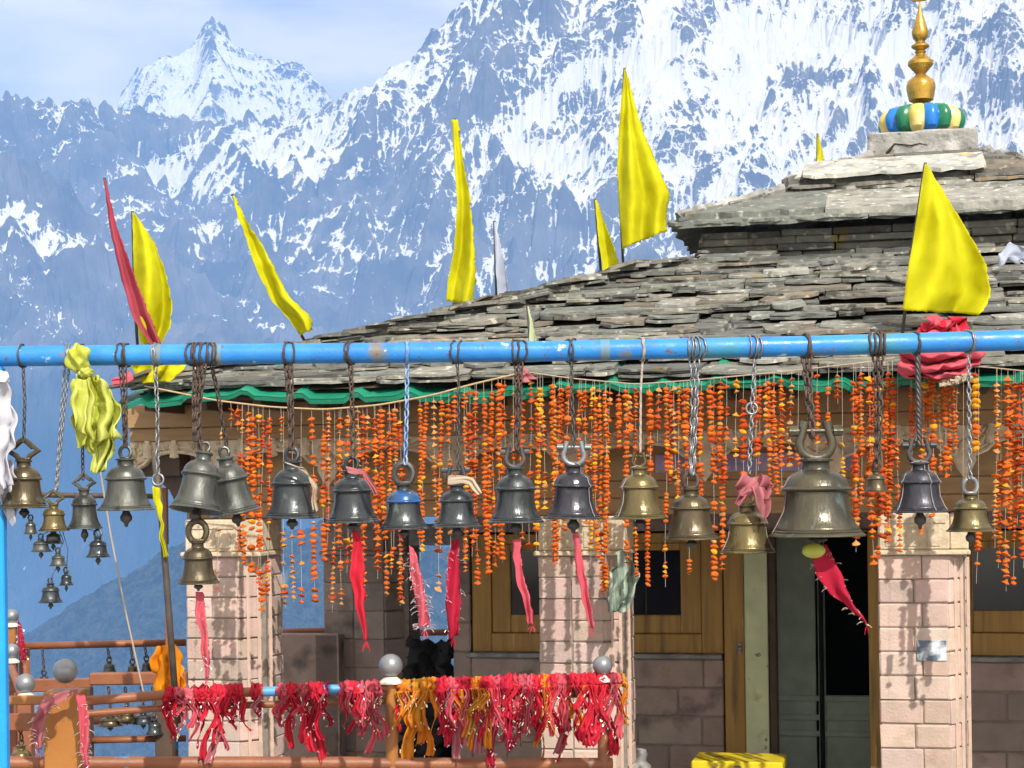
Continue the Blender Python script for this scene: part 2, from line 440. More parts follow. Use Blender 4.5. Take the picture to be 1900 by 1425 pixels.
def build_range(name, lines, fall, xs, Ys, amp, seed, skyline=None, low=-1250.0, wood_line=(0, 1), snow_bias=0.0, snow_cov=(0.72, 0.66, 0.56, 0.45, 0.25, 0.05, -0.25), aniso=(0.8, 0.6), er=(0.035, 7)):
    nx, ny = len(xs), len(Ys)
    def base(S, YY):
        X = S * YY
        wx = fbm(X / 1500, YY / 1500, seed + 90, 4) * 240; wy = fbm(X / 1500 + 40, YY / 1500, seed + 95, 4) * 240
        X2, Y2 = X + wx, YY + wy
        B = tent(X2, Y2, lines, fall)
        B = np.maximum(B, low + 60 * fbm(X / 900, YY / 900, seed + 70, 4))
        U = (X2 * aniso[0] + Y2 * aniso[1]); V = (-X2 * aniso[1] + Y2 * aniso[0])
        hgt = np.clip((B - low) / 900.0, 0.0, 1.0)
        return X, B + hgt * (ridged(U / 1250, V / 700, seed, 6, 0.52) - 1.15) * amp, hgt, U, V
    # coarse grid first: wear the valleys and spurs
    S, YY = np.meshgrid(xs[::2], Ys[::2]); X, Z, hgt, U, V = base(S, YY)
    Z0 = Z.copy()
    Z, acc = drain(Z, X, YY, er[0], 0.45, er[1])
    carve = upsample(Z - Z0, ny, nx)
    S, YY = np.meshgrid(xs, Ys); X, Z, hgt, U, V = base(S, YY)
    Z = Z + carve + hgt * ((ridged(X / 230, YY / 230, seed + 31, 6, 0.55) - 1.1) * amp * 0.16 + fbm(X / 60, YY / 60, seed + 33, 4) * 9)
    Z, acc = drain(Z, X, YY, 0.05, 0.40, 2)
    if skyline is not None:
        sx, sy = skyline
        e = (Z - CAMZ) / YY
        cur = e.max(0)
        k = 25; pad = np.pad(cur, k // 2, mode='edge'); cur = np.convolve(pad, np.ones(k) / k, 'valid')
        dif = np.interp(xs, sx, sy) - cur
        w = np.clip((Z - low) / (np.maximum(Z.max(0), low + 10) - low)[None, :], 0, 1) ** 2
        Z = Z + dif[None, :] * YY * w
    gy, gx = np.gradient(Z)
    dx = np.gradient(X, axis=1); dy = np.gradient(YY, axis=0)
    nzv = 1 / np.sqrt(1 + (gx / dx) ** 2 + (gy / dy) ** 2)
    conc = np.clip((blur(Z, 4) - Z) / 16.0, -1.2, 1.2) * 0.6 + np.clip((blur(Z, 14) - Z) / 60.0, -1.2, 1.2) * 0.8
    alt = np.clip((Z - wood_line[0]) / (wood_line[1] - wood_line[0]), 0, 1)
    # broad snowfields and bare faces; some dark fields paint in shaded slopes
    fields = 0 * Z
    ex = S * FPX + CXP + 22 * fbm(X / 300, YY / 300, seed + 80, 4); ey = 900 - FPX * (Z - CAMZ) / YY + 22 * fbm(X / 300 + 50, YY / 300, seed + 81, 4)
    for (cx, cy, rx, ry, an, am) in FIELDS:
        ca, sa = math.cos(R(an)), math.sin(R(an)); du = ((ex - cx) * ca + (ey - cy) * sa) / rx; dv = (-(ex - cx) * sa + (ey - cy) * ca) / ry
        fields = fields + am * np.exp(-(du * du + dv * dv) ** 1.5)
    score = (blur(nzv, 2) - blur(nzv, 60)) * 2.6 + nzv * 0.8 + conc * 0.75 + 0.10 * np.log(acc) + 0.5 * fbm(X / 1000, YY / 1000, seed + 50, 3) + fields + 0.22 * fbm(X / 140, (YY + Z) / 140, seed + 55, 5)
    flat = score.ravel(); rank = np.empty(flat.size); rank[np.argsort(flat)] = np.linspace(0, 1, flat.size)
    rank = rank.reshape(score.shape)
    # coverage by altitude (the snow line is uneven), thicker on the high right-hand massif
    lv = 900 - FPX * (Z - CAMZ) / YY + 110 * fbm(X / 1100, YY / 1100, seed + 61, 4)
    cov = np.interp(lv, [0, 280, 400, 500, 590, 680, 820], snow_cov)
    cov = cov + snow_bias * np.clip((S * FPX + CXP - 900) / 350, -0.6, 1)
    snow = rank - (1 - cov) + 0.5
    wood = np.clip(1 - alt * 1.6 + 0.5 * fbm(X / 400, YY / 400, seed + 60, 4), 0, 1)
    return X, YY, Z, snow, wood

M_SNOW = mountain_material('snow_and_rock', 'snow')
M_WOOD = mountain_material('forested_slope', 'wood')

# the main snow range with its spurs
crest_px = [(-500, 150), (-200, 165), (0, 178), (60, 186), (130, 186), (215, 197), (300, 212), (400, 226), (480, 217), (560, 213), (620, 190), (660, 165), (730, 130),
            (770, 100), (800, 65), (830, 35), (860, 2), (900, -60), (960, -120), (1050, -160), (1200, -140), (1300, -180), (1450, -170), (1600, -120), (1700, -100), (1900, -140), (2400, -60)]
crest = [(x, y, 10000 + 350 * math.sin(x * 0.006)) for x, y in crest_px]
lines = [(pl(*crest), 1.0),
         (pl((-260, 60, 8200), (0, 258, 7900), (60, 312, 7750), (120, 372, 7600), (200, 440, 7300), (350, 560, 6900), (430, 720, 6400)), 0.9),
         (pl((130, 186, 10000), (200, 300, 9300), (330, 400, 8700), (420, 470, 8200), (520, 600, 7400)), 1.0),
         (pl((400, 226, 10000), (440, 330, 9300), (560, 420, 8600), (640, 520, 7800)), 0.95),
         (pl((660, 165, 10000), (600, 300, 9400), (540, 420, 8700), (480, 540, 8000), (430, 700, 7200)), 1.0),
         (pl((860, 2, 10000), (780, 190, 9500), (720, 330, 8900), (660, 460, 8300), (600, 600, 7600), (560, 740, 7000)), 1.0),
         (pl((1050, -160, 10000), (1045, 60, 9500), (960, 240, 8900), (850, 400, 8200), (760, 540, 7500), (700, 680, 7000)), 1.05),
         (pl((1300, -180, 10200), (1285, 60, 9600), (1210, 200, 9000), (1090, 330, 8400), (980, 460, 7800), (880, 620, 7200)), 1.05),
         (pl((1600, -120, 10200), (1560, 40, 9600), (1420, 200, 8800), (1290, 330, 8200), (1180, 470, 7600), (1080, 640, 7000)), 0.95),
         (pl((1900, -140, 10300), (1880, 60, 9600), (1800, 180, 9000), (1660, 280, 8400), (1500, 420, 7700), (1350, 600, 7000)), 0.95),
         (pl((2250, -60, 10000), (2100, 150, 9000), (1950, 330, 8300), (1800, 520, 7400)), 0.95)]
xs = np.linspace(-0.385, 0.40, 1120)
Ys = np.concatenate([np.linspace(5200, 10600, 850), np.linspace(10630, 12200, 30)])
skx = [at(x, y, 1000).x / 1000 for x, y in crest_px]; sky_ = [(at(x, y, 1000).z - CAMZ) / 1000 for x, y in crest_px]
X, Y_, Z, snow, wood = build_range('snow_mountains', lines, 1.0, xs, Ys, 260, 11, (skx, sky_), wood_line=(100, 1000), snow_bias=0.12)
rng_o = link('snow_mountains', grid_mesh('snow_mountains', X, Y_, Z, M_SNOW, {'snow': snow, 'wood': wood}))
tag(rng_o, 'long wall of snow covered rocky mountains filling the view behind the temple', None, None, 'structure')

# the far white pyramid peak behind the range
peak_px = [(-200, 330), (120, 280), (215, 190), (250, 135), (290, 112), (330, 100), (352, 92), (375, 55), (393, 28), (412, 50), (435, 80), (455, 95), (510, 112), (550, 115), (575, 135), (600, 165), (622, 192), (700, 300)]
D0 = 14000
lines2 = [(pl(*[(x, y, D0) for x, y in peak_px]), 1.1),
          (pl((393, 28, D0), (400, 110, 13400), (380, 200, 12800)), 1.2), (pl((330, 100, D0), (290, 190, 13000), (260, 280, 12500)), 1.1),
          (pl((510, 112, D0), (480, 190, 13200), (440, 260, 12700)), 1.1), (pl((600, 165, D0), (560, 210, 13400)), 1.1)]
xs2 = np.linspace((60 - CXP) / FPX, (760 - CXP) / FPX, 420); Ys2 = np.linspace(12400, 14600, 330)
skx2 = [at(x, y, 1000).x / 1000 for x, y in peak_px]; sky2 = [(at(x, y, 1000).z - CAMZ) / 1000 for x, y in peak_px]
X, Y_, Z, snow, wood = build_range('far_peak', lines2, 1.0, xs2, Ys2, 150, 77, (skx2, sky2), wood_line=(-900, 500), low=1500, snow_cov=(0.8,) * 7, er=(0.03, 5))
pk = link('white_peak', grid_mesh('white_peak', X, Y_, Z, M_SNOW, {'snow': snow, 'wood': wood * 0}))
tag(pk, 'pointed white snow peak standing alone behind the lower ridge', None, None, 'structure')

# the dark forested spur in front of the valley
spur_px = [(-300, 1420), (60, 1215), (95, 1188), (130, 1152), (165, 1128), (200, 1105), (240, 1072), (300, 1046), (335, 1030), (420, 1015), (520, 1000), (620, 985), (760, 1010), (900, 1080)]
D1 = 3000
lines3 = [(pl(*[(x, y, D1) for x, y in spur_px]), 0.7),
          (pl((300, 1046, D1), (260, 1180, 2740), (200, 1330, 2540)), 0.7), (pl((520, 1000, D1), (520, 1150, 2740), (480, 1300, 2540)), 0.7), (pl((130, 1152, D1), (100, 1280, 2770)), 0.7)]
xs3 = np.linspace((-260 - CXP) / FPX, (960 - CXP) / FPX, 420); Ys3 = np.linspace(2250, 3350, 300)
S, YY = np.meshgrid(xs3, Ys3); X = S * YY
Z = tent(X + 60 * fbm(X / 300, YY / 300, 5, 4), YY + 60 * fbm(X / 300 + 9, YY / 300, 6, 4), lines3, 0.7)
Z = np.maximum(Z, -1300) + 22 * (ridged(X / 300, YY / 300, 15, 6) - 1) + 9 * np.abs(gnoise(X / 9, YY / 9, 3)) + 6 * gnoise(X / 19, YY / 19, 4)
hill = link('forested_hill', grid_mesh('forested_hill', X, YY, Z, M_WOOD, {'bare': 0.5 + fbm(X / 170, YY / 120, 21, 5)}))
tag(hill, 'dark blue forested hillside rising from the valley beyond the railing', None, None, 'structure')

# valley bottom, one sheet to the horizon
vb = MB(); vb.add([(-16000, -3000, -1420), (16000, -3000, -1420), (16000, 15500, -1420), (-16000, 15500, -1420)], [(0, 1, 2, 3)])
tag(vb.obj('valley_ground', M_WOOD), 'deep forested valley floor below the terrace', None, None, 'structure')

# air between here and the mountains
hz = MB(); hz.box((-17000, -3500, -1500), (17000, 15800, 4180))
m = bpy.data.materials.new('haze_air'); m.use_nodes = True
nt = m.node_tree; nt.nodes.clear()
pv = nt.nodes.new('ShaderNodeVolumePrincipled'); mo = nt.nodes.new('ShaderNodeOutputMaterial')
pv.inputs['Color'].default_value = (0.20, 0.455, 1.0, 1); pv.inputs['Density'].default_value = 1.0e-4; pv.inputs['Anisotropy'].default_value = -0.6
nt.links.new(pv.outputs[0], mo.inputs['Volume'])
tag(hz.obj('haze', m), 'blue mountain haze between the temple and the snow range', None, None, 'stuff')

# ================================================================== MATERIALS OF THE PLACE
M_SLATE = mat('slate', (0.66, 0.68, 0.66), 0.8, var=(0.98, 0.97, 0.90), scale=6, bump=0.6, bscale=22, attr='tint', spots=[((0.42, 0.40, 0.36), 9, 0.52, 0.70), ((1.9, 1.85, 1.7), 14, 0.60, 0.68), ((1.1, 0.82, 0.30), 5, 0.66, 0.74)])
M_CEMENT = mat('cement', (0.34, 0.33, 0.31), 0.9, var=(0.20, 0.20, 0.19), scale=7, bump=0.7, bscale=30, spots=[((0.48, 0.47, 0.44), 4, 0.55, 0.68), ((0.10, 0.10, 0.10), 18, 0.64, 0.70)])
M_SAND = mat('pink_sandstone', (0.60, 0.435, 0.375), 0.85, var=(0.50, 0.385, 0.32), scale=9, bump=0.25, bscale=60, attr='tint', spots=[((0.42, 0.32, 0.26), 5, 0.60, 0.74)])
M_MORTAR = mat('mortar', (0.20, 0.165, 0.14), 0.95, var=(0.28, 0.24, 0.20), scale=20)
M_WALL = mat('brown_stone', (0.36, 0.275, 0.235), 0.85, var=(0.30, 0.23, 0.20), scale=7, bump=0.4, bscale=40, attr='tint', spots=[((0.12, 0.095, 0.085), 3.5, 0.58, 0.74), ((0.30, 0.24, 0.06), 6, 0.70, 0.76)])
M_CREAM = mat('cream_carving', (0.66, 0.55, 0.39), 0.8, var=(0.50, 0.40, 0.27), scale=14, bump=0.4, bscale=50)
M_BROWN = mat('brown_beam_paint', (0.36, 0.225, 0.10), 0.65, var=(0.27, 0.165, 0.07), scale=5, bump=0.2, bscale=40, stretch=(0.4, 1, 2.5), spots=[((0.28, 0.20, 0.11), 6, 0.62, 0.72)])
M_OCHRE = mat('ochre_woodwork', (0.46, 0.26, 0.05), 0.5, var=(0.34, 0.185, 0.04), scale=4, bump=0.2, bscale=30, stretch=(5, 5, 0.35), spots=[((0.15, 0.09, 0.03), 3, 0.56, 0.74), ((0.52, 0.36, 0.16), 9, 0.66, 0.72)])
M_DARKWOOD = mat('dark_wood', (0.055, 0.035, 0.022), 0.7, var=(0.09, 0.055, 0.03), scale=6)
M_GREENWOOD = mat('pale_green_paint', (0.66, 0.70, 0.42), 0.55, var=(0.54, 0.60, 0.35), scale=5, bump=0.15, bscale=40, spots=[((0.20, 0.19, 0.12), 11, 0.66, 0.70), ((0.40, 0.36, 0.12), 4, 0.60, 0.72)])
M_GREENLEAF = mat('dull_green_door', (0.50, 0.60, 0.48), 0.6, var=(0.38, 0.46, 0.38), scale=5)
M_BLACK = mat('matt_black', (0.012, 0.011, 0.010), 0.9, var=(0.02, 0.018, 0.016), scale=5)
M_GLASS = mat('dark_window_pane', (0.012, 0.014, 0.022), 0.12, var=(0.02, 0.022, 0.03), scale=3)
M_SHEET = mat('green_sheet_metal', (0.008, 0.20, 0.115), 0.5, var=(0.010, 0.24, 0.14), scale=6, spots=[((0.10, 0.20, 0.13), 12, 0.66, 0.74)])
M_LATCH = mat('dull_steel', (0.32, 0.32, 0.31), 0.45, 0.6, var=(0.2, 0.2, 0.2), scale=20)
M_YBOX = mat('yellow_enamel', (0.76, 0.60, 0.02), 0.4, var=(0.68, 0.50, 0.02), scale=6, spots=[((0.20, 0.17, 0.06), 10, 0.64, 0.70)])
M_GOLD = mat('gold', (0.60, 0.37, 0.07), 0.34, 0.75, var=(0.42, 0.25, 0.045), scale=9, bump=0.08, rvar=0.14, spots=[((0.22, 0.15, 0.05), 11, 0.66, 0.76)])
M_PBLUE = mat('gloss_blue', (0.015, 0.20, 0.62), 0.25, var=(0.012, 0.15, 0.5), scale=12, spots=[((0.10, 0.12, 0.15), 30, 0.68, 0.74)])
M_PGREEN = mat('gloss_green', (0.008, 0.17, 0.075), 0.25, var=(0.008, 0.13, 0.06), scale=12, spots=[((0.10, 0.12, 0.10), 30, 0.68, 0.74)])
M_PYELLOW = mat('gloss_yellow', (0.66, 0.50, 0.06), 0.3, var=(0.72, 0.62, 0.30), scale=9, spots=[((0.30, 0.24, 0.10), 26, 0.66, 0.72)])
M_TERR = mat('terrace_concrete', (0.30, 0.28, 0.26), 0.9, var=(0.22, 0.21, 0.19), scale=1.2, bump=0.3, bscale=12)
M_LAV = mat('lavender_board', (0.33, 0.28, 0.42), 0.7, var=(0.26, 0.2, 0.34), scale=9, spots=[((0.50, 0.46, 0.55), 12, 0.60, 0.68)])
M_MARBLE = mat('marbled_tile', (0.10, 0.14, 0.19), 0.2, var=(0.62, 0.66, 0.72), scale=13, detail=8, var_pos=(0.42, 0.60))

# ================================================================== GROUND OF THE TERRACE
tb = MB()
tb.box((-7.5, -9, -2.5), (9, 10.3, 0.55))
tag(tb.obj('terrace', M_TERR), 'grey concrete terrace the bell frame and railing stand on', None, None, 'structure')
tb = MB()
cs = [tw(-3.35, -1.4, 0), tw(9, -1.4, 0), tw(9, 12.5, 0), tw(-3.35, 12.5, 0)]
tb.add([(p.x, p.y, z) for z in (-2.6, 0.0) for p in cs], [(0, 3, 2, 1), (4, 5, 6, 7), (0, 1, 5, 4), (1, 2, 6, 5), (2, 3, 7, 6), (3, 0, 4, 7)])
tag(tb.obj('plinth_ground', M_TERR), 'paved stone ground the temple stands on', None, None, 'structure')

# ================================================================== THE TEMPLE
T = thing('stone_temple', 'hill temple with pink stone pillars and a tiered slate roof', 'temple', TO, -TA)
rnd = random.Random(4)
def tint(m, rng, lo=0.80, hi=1.12, hue=0.06):
    k = rng.uniform(lo, hi); m.col = (k * (1 + rng.uniform(-hue, hue)), k, k * (1 + rng.uniform(-hue, hue)))
def blocks(m, u0, u1, zs, v, dep, splits, rng, gap=0.007, bev=0.008, M=None):
    """Courses of dressed stone on the plane v; zs course heights, splits(i) -> list of fractions."""
    for i, (z0, z1) in enumerate(zip(zs[:-1], zs[1:])):
        fr = [0] + splits(i) + [1]
        for a, b in zip(fr[:-1], fr[1:]):
            tint(m, rng)
            dv = rng.uniform(-0.004, 0.004)
            m.box((u0 + a * (u1 - u0) + (gap / 2 if a else 0), v + dv, z0 + gap / 2), (u0 + b * (u1 - u0) - (gap / 2 if b < 1 else 0), v + dep, z1 - gap / 2), 0, bev * rng.uniform(0.5, 1.5), M, 0.0022, rng)
def courses(z0, z1, h):
    n = max(1, round((z1 - z0) / h)); return [z0 + (z1 - z0) * i / n for i in range(n + 1)]
def pillar(uL, uR, uS, vf, dep, ztop, zcap, h, seed, dark=False):
    """Stone pillar: square front, a splayed right-hand corner, carved capital."""
    rng = random.Random(seed)
    m = MB(); core = MB()
    zs = courses(0, zcap, h)
    c = max(uS - uR, 0.02); cd = 0.20
    blocks(m, uL, uR, zs, vf, dep * 0.5, lambda i: [0.5] if (i % 2 if seed % 2 else True) else ([] if seed != 5 else [0.62]), rng)
    ang = math.atan2(cd, c); ln = math.hypot(cd, c)
    Mx = Matrix.Translation((uR + 0.004, vf, 0)) @ Matrix.Rotation(ang, 4, 'Z')
    blocks(m, 0.004, ln, zs, 0.0, 0.10, lambda i: [], rng, M=Mx)
    Ms = Matrix.Translation((uR + c, vf + cd + 0.002, 0)) @ Matrix.Rotation(PI / 2, 4, 'Z')
    blocks(m, 0.004, dep - cd, zs, 0.0, 0.08, lambda i: [], rng, M=Ms)
    Ml = Matrix.Translation((uL, vf + dep, 0)) @ Matrix.Rotation(-PI / 2, 4, 'Z')
    blocks(m, 0.0, dep - 0.02, zs, -0.0015, 0.08, lambda i: [0.5] if i % 2 else [], rng, M=Ml)
    if not dark:                              # thin upright fillets on the splayed corner
        for k in (0.30, 0.62, 0.97):
            p = Mx @ Vector((ln * k, -0.004, 0))
            m.col = (1.05, 1.02, 0.95); m.tube([(p.x, p.y, 0.0), (p.x, p.y, zcap - 0.02)], 0.014, 6)
    o = m.obj('pillar', M_WALL if dark else M_SAND, T, colour=True)
    core.box((uL + 0.012, vf + 0.012, 0.0), (uR - 0.004, vf + dep - 0.012, ztop - 0.01))
    core.box((uR - 0.003, vf + cd * 0.7, 0.0), (uR + c - 0.012, vf + dep - 0.013, ztop - 0.011))
    core.obj('mortar_core', M_MORTAR, o)
    k = MB()
    k.box((uL - 0.03, vf - 0.035, zcap + 0.001), (uR + c + 0.02, vf + dep, zcap + 0.035), 0, 0.008)
    k.box((uL + 0.004, vf - 0.018, zcap + 0.036), (uR + 0.01, vf + 0.3, ztop), 0, 0.01)
    k.box((uR + 0.012, vf + 0.03, zcap + 0.036), (uR + c + 0.01, vf + dep - 0.02, ztop - 0.002), 0, 0.01)
    rr = random.Random(seed + 9)
    for q in range(3):                        # carved drops and panels on the face of the capital
        uu = uL + (uR - uL) * (0.2 + 0.3 * q)
        k.box((uu - 0.042, vf - 0.025, zcap + 0.06), (uu + 0.042, vf - 0.0185, ztop - 0.10), 0, 0.003)
    k.box((uL + 0.02, vf - 0.028, ztop - 0.07), (uR - 0.01, vf - 0.0185, ztop - 0.03), 0, 0.004)
    k.obj('capital', M_WALL if dark else M_CREAM, o, colour=True)
    return o
ZB = 2.38                                     # underside of the lintel planks
pillar(-2.969, -2.569, -2.39, 0.0, 0.46, ZB - 0.003, 2.105, 0.147, 3)
pillar(-0.318, 0.141, 0.278, 0.0, 0.46, ZB - 0.003, 2.10, 0.150, 4)
pillar(2.008, 2.463, 2.587, 0.0, 0.46, ZB - 0.003, 2.095, 0.156, 5)
pillar(4.55, 5.0, 5.13, 0.0, 0.46, ZB - 0.003, 2.10, 0.150, 7)
pL = tl(600, 1100, 2.8).x; pR = tl(712, 1100, 2.8).x
pillar(pL, pR, pR + 0.2, 2.8, 0.46, ZB - 0.053, 2.0, 0.26, 8, True)  # back pillar in shade: the darker stone colour carries that shade

# ---- beam and lintel
b = MB()
b.box((-3.36, -0.16, 3.052), (9.0, 0.10, 3.22), 0, 0.006)
b.box((-3.34, -0.13, 2.955), (9.0, 0.09, 3.049), 0, 0.006)
b.box((-3.02, 0.14, 2.62), (9.0, 0.40, 2.954), 0, 0.006)
b.box((-3.01, 0.155, 2.50), (9.0, 0.41, 2.617), 0, 0.006)
b.box((-3.02, 0.148, ZB), (9.0, 0.405, 2.497), 0, 0.006)
b.obj('beam', M_BROWN, T)
b = MB()                                       # beams of the side and back rows of the gallery
b.box((-3.02, 2.83, 2.34), (0.5, 3.12, 3.1), 0, 0.006); b.box((-3.0, 0.42, 2.36), (-2.72, 2.82, 3.1), 0, 0.006)
b.obj('side_beam', M_BROWN, T)
zp = tl(800, 985, 2.8).z; zq = tl(800, 1012, 2.8).z
b = MB(); b.box((tl(757, 1000, 2.8).x, 2.82, zq), (tl(842, 1000, 2.8).x, 2.86, zp + 0.06), 0, 0.004)
b.obj('grey_board', M_CEMENT, T)

# ---- cusped arch board with carved relief
lob = [tl(px, 830, -0.15).x for px in (236, 404, 604, 834, 1066, 1306, 1545, 1790, 2040, 2290, 2540)]
zt = 2.953
def arch_edge(n=18):
    pts = []
    for a, c in zip(lob[:-1], lob[1:]):
        for i in range(n):
            s = i / n; t = abs(2 * s - 1)
            z = 2.86 - 0.16 * t ** 2.6 + (0.025 * (1 - t / 0.12) if t < 0.12 else 0) - (0.03 * math.sin(PI * (t - 0.55) / 0.3) if 0.55 < t < 0.85 else 0)
            pts.append((a + (c - a) * s, z))
    return pts
E = arch_edge()
bm_ = MB()
n = len(E)
for v0 in (0,):
    vs = [(u, -0.10, zt) for u, z in E] + [(u, -0.10, z) for u, z in E] + [(u, -0.06, zt) for u, z in E] + [(u, -0.06, z) for u, z in E]
    fs = []
    for i in range(n - 1):
        fs += [(i, i + 1, n + i + 1, n + i), (2 * n + i + 1, 2 * n + i, 3 * n + i, 3 * n + i + 1), (n + i, n + i + 1, 3 * n + i + 1, 3 * n + i)]
    bm_.add(vs, fs)
ab = bm_.obj('arch_board', M_CREAM, T)
tr = MB()
tr.tube([(u, -0.115, z + 0.012) for u, z in E], 0.013, 6); tr.tube([(u, -0.108, z + 0.045) for u, z in E], 0.008, 5)
rr = random.Random(12)
for a, c in zip(lob[:-1], lob[1:]):
    w = c - a
    for k in range(26):                        # leaf and scroll relief
        s = rr.random(); t = abs(2 * s - 1)
        zlo = 2.90 - 0.15 * t ** 2.6; z = rr.uniform(zlo + 0.01, zt - 0.015)
        u = a + w * s; l = rr.uniform(0.02, 0.055); an = rr.uniform(-1.2, 1.2)
        M = Matrix.Translation((u, -0.105, z)) @ Matrix.Rotation(an, 4, 'Y') @ Matrix.Diagonal((l, 0.022, l * 0.42, 1))
        tr.sphere((0, 0, 0), 1.0, 8, 5, 0) if False else tr.lathe([(0, -1), (0.55, -0.7), (0.9, 0), (0.5, 0.75), (0, 1)], 7, M)
    uc = a                                     # finial leaf at each cusp
    tr.lathe([(0, -0.12), (0.03, -0.06), (0.05, 0.0), (0.045, 0.06), (0.02, 0.12), (0, 0.14)], 10, Matrix.Translation((uc, -0.115, 2.72)) @ Matrix.Diagonal((1.5, 0.5, 1, 1)))
    if rr.random() < 0.9:                      # small carved figures standing along the band
        for q in range(3):
            uu = a + w * (0.2 + 0.3 * q)
            tr.lathe([(0, -0.06), (0.028, -0.05), (0.022, 0.0), (0.03, 0.03), (0.012, 0.05), (0.02, 0.075), (0, 0.095)], 9, Matrix.Translation((uu, -0.118, 2.885)) @ Matrix.Diagonal((1.3, 0.6, 1, 1)))
tr.obj('carved_trim', M_CREAM, ab, smooth=True, autosmooth=50)

# wooden bracket under the left end of the beam
br = MB()
br.prism([(-3.27, 2.72), (-2.97, 2.72), (-2.97, 2.45), (-3.03, 2.47), (-3.10, 2.60), (-3.22, 2.70)], 0.02, 0.14)
br.box((-3.33, -0.055, 2.70), (-2.98, 0.15, 2.945), 0, 0.006)
br.obj('bracket', M_DARKWOOD, T)

# ---- the wall of the sanctum, window, door
WV = 2.1
def wl(px, py): p = tl(px, py, WV); return p.x, p.z
uA = wl(840, 1200)[0]; uWl, zS = wl(876, 1212); uWr = wl(1342, 1212)[0]
uD0 = wl(1345, 1200)[0]; uD1 = wl(1440, 1200)[0]; uD2 = wl(1612, 1200)[0]; uD3 = wl(1640, 1200)[0]
uW2 = wl(1800, 1200)[0]; uW3 = 5.2; uEnd = 7.0
zW = wl(1100, 990)[1]
rng = random.Random(21)
w = MB()
def run(u0, u1, z0, z1, h=0.255, lens=(0.45, 0.75)):
    for i, (a, c) in enumerate(zip(courses(z0, z1, h)[:-1], courses(z0, z1, h)[1:])):
        u = u0; first = True
        while u < u1 - 0.02:
            l = rng.uniform(*lens) * (0.5 if first and i % 2 else 1); e = min(u + l, u1)
            if u1 - e < 0.12: e = u1
            tint(w, rng, 0.8, 1.15, 0.05)
            w.box((u + 0.005, WV + rng.uniform(-0.005, 0.005), a + 0.006), (e - 0.005, WV + 0.2, c - 0.006), 0, 0.009)
            u = e; first = False
run(uA, uWl - 0.01, 0, zW); run(uWl - 0.009, uD0 - 0.012, 0, zS - 0.03); run(uD3 + 0.01, uW2 - 0.01, 0, zW); run(uW2 - 0.009, uEnd, 0, zS - 0.03)
run(uA, uEnd, zW + 0.012, 3.0)
wall = w.obj('wall', M_WALL, T, colour=True)
mc = MB()
mc.box((uA + 0.01, WV + 0.012, 0), (uWl - 0.02, WV + 0.25, zW)); mc.box((uWl - 0.018, WV + 0.012, 0), (uD0 - 0.02, WV + 0.25, zS - 0.04))
mc.box((uD3 + 0.02, WV + 0.012, 0), (uW2 - 0.02, WV + 0.25, zW)); mc.box((uW2 - 0.018, WV + 0.012, 0), (uEnd - 0.02, WV + 0.25, zS - 0.04))
mc.box((uA + 0.012, WV + 0.012, zW + 0.016), (uEnd - 0.02, WV + 0.25, 3.0))
mc.box((uA + 0.013, WV + 0.251, 0), (uA + 0.2, 6.5, 3.0))
mc.obj('wall_core', M_MORTAR, wall)
sl = MB(); sl.box((uWl - 0.05, WV - 0.05, zS - 0.03), (uD0 - 0.02, WV + 0.1, zS + 0.008), 0, 0.008); sl.box((uW2 - 0.03, WV - 0.05, zS - 0.03), (uEnd, WV + 0.1, zS + 0.008), 0, 0.008)
sl.obj('sill', M_CEMENT, wall)
def window(u0, u1, z0, z1, pane_l, pane_r, pane_b, light=1.0):
    f = MB(); st = (pane_l - u0) / 2
    def fr(a0, a1, b0, b1, v0, tl_, tr_, tb_, tt):
        f.box((a0, v0, b0), (a0 + tl_, v0 + 0.06, b1), 0, 0.006); f.box((a1 - tr_, v0, b0), (a1, v0 + 0.06, b1), 0, 0.006)
        f.box((a0 + tl_ + 0.001, v0 + 0.003, b0), (a1 - tr_ - 0.001, v0 + 0.058, b0 + tb_), 0, 0.006); f.box((a0 + tl_ + 0.001, v0 + 0.003, b1 - tt), (a1 - tr_ - 0.001, v0 + 0.058, b1), 0, 0.006)
    tb_ = (pane_b - z0) / 2
    fr(u0, u1, z0, z1, WV + 0.02, st, u1 - pane_r - (u1 - pane_r) / 2, tb_, 0.08)
    fr(u0 + st + 0.002, u1 - (u1 - pane_r) / 2 - 0.002, z0 + tb_ + 0.002, z1 - 0.082, WV + 0.045, st - 0.004, (u1 - pane_r) / 2 - 0.004, tb_ - 0.004, 0.06)
    wn_ = f.obj('window', M_OCHRE, T)
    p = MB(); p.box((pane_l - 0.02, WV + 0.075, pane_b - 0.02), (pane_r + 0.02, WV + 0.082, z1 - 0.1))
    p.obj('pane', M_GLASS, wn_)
    for k in range(1, 5):
        bars = MB(); uu = pane_l + (pane_r - pane_l) * k / 5; bars.tube([(uu, WV + 0.062, pane_b - 0.01), (uu, WV + 0.062, z1 - 0.13)], 0.006, 6); bars.obj('window_bar', M_DARKWOOD, wn_)
    return wn_
window(uWl, uWr, zS + 0.012, zW, wl(945, 1100)[0], wl(1261, 1100)[0], wl(1100, 1141)[1])
window(uW2, uW3, zS + 0.012, zW, wl(1806, 1100)[0], uW3 - 0.3, wl(1850, 1133)[1])
d = MB()
d.box((uD0, WV - 0.04, 0.0), (wl(1383, 1200)[0], WV + 0.14, zW), 0, 0.008)
d.box((uD2, WV - 0.035, 0.0), (uD3, WV + 0.14, zW), 0, 0.006)
d.box((uD0, WV - 0.045, zW + 0.001), (uD3, WV + 0.14, zW + 0.011), 0, 0.004)
dr = d.obj('door', M_OCHRE, T)
j = MB()
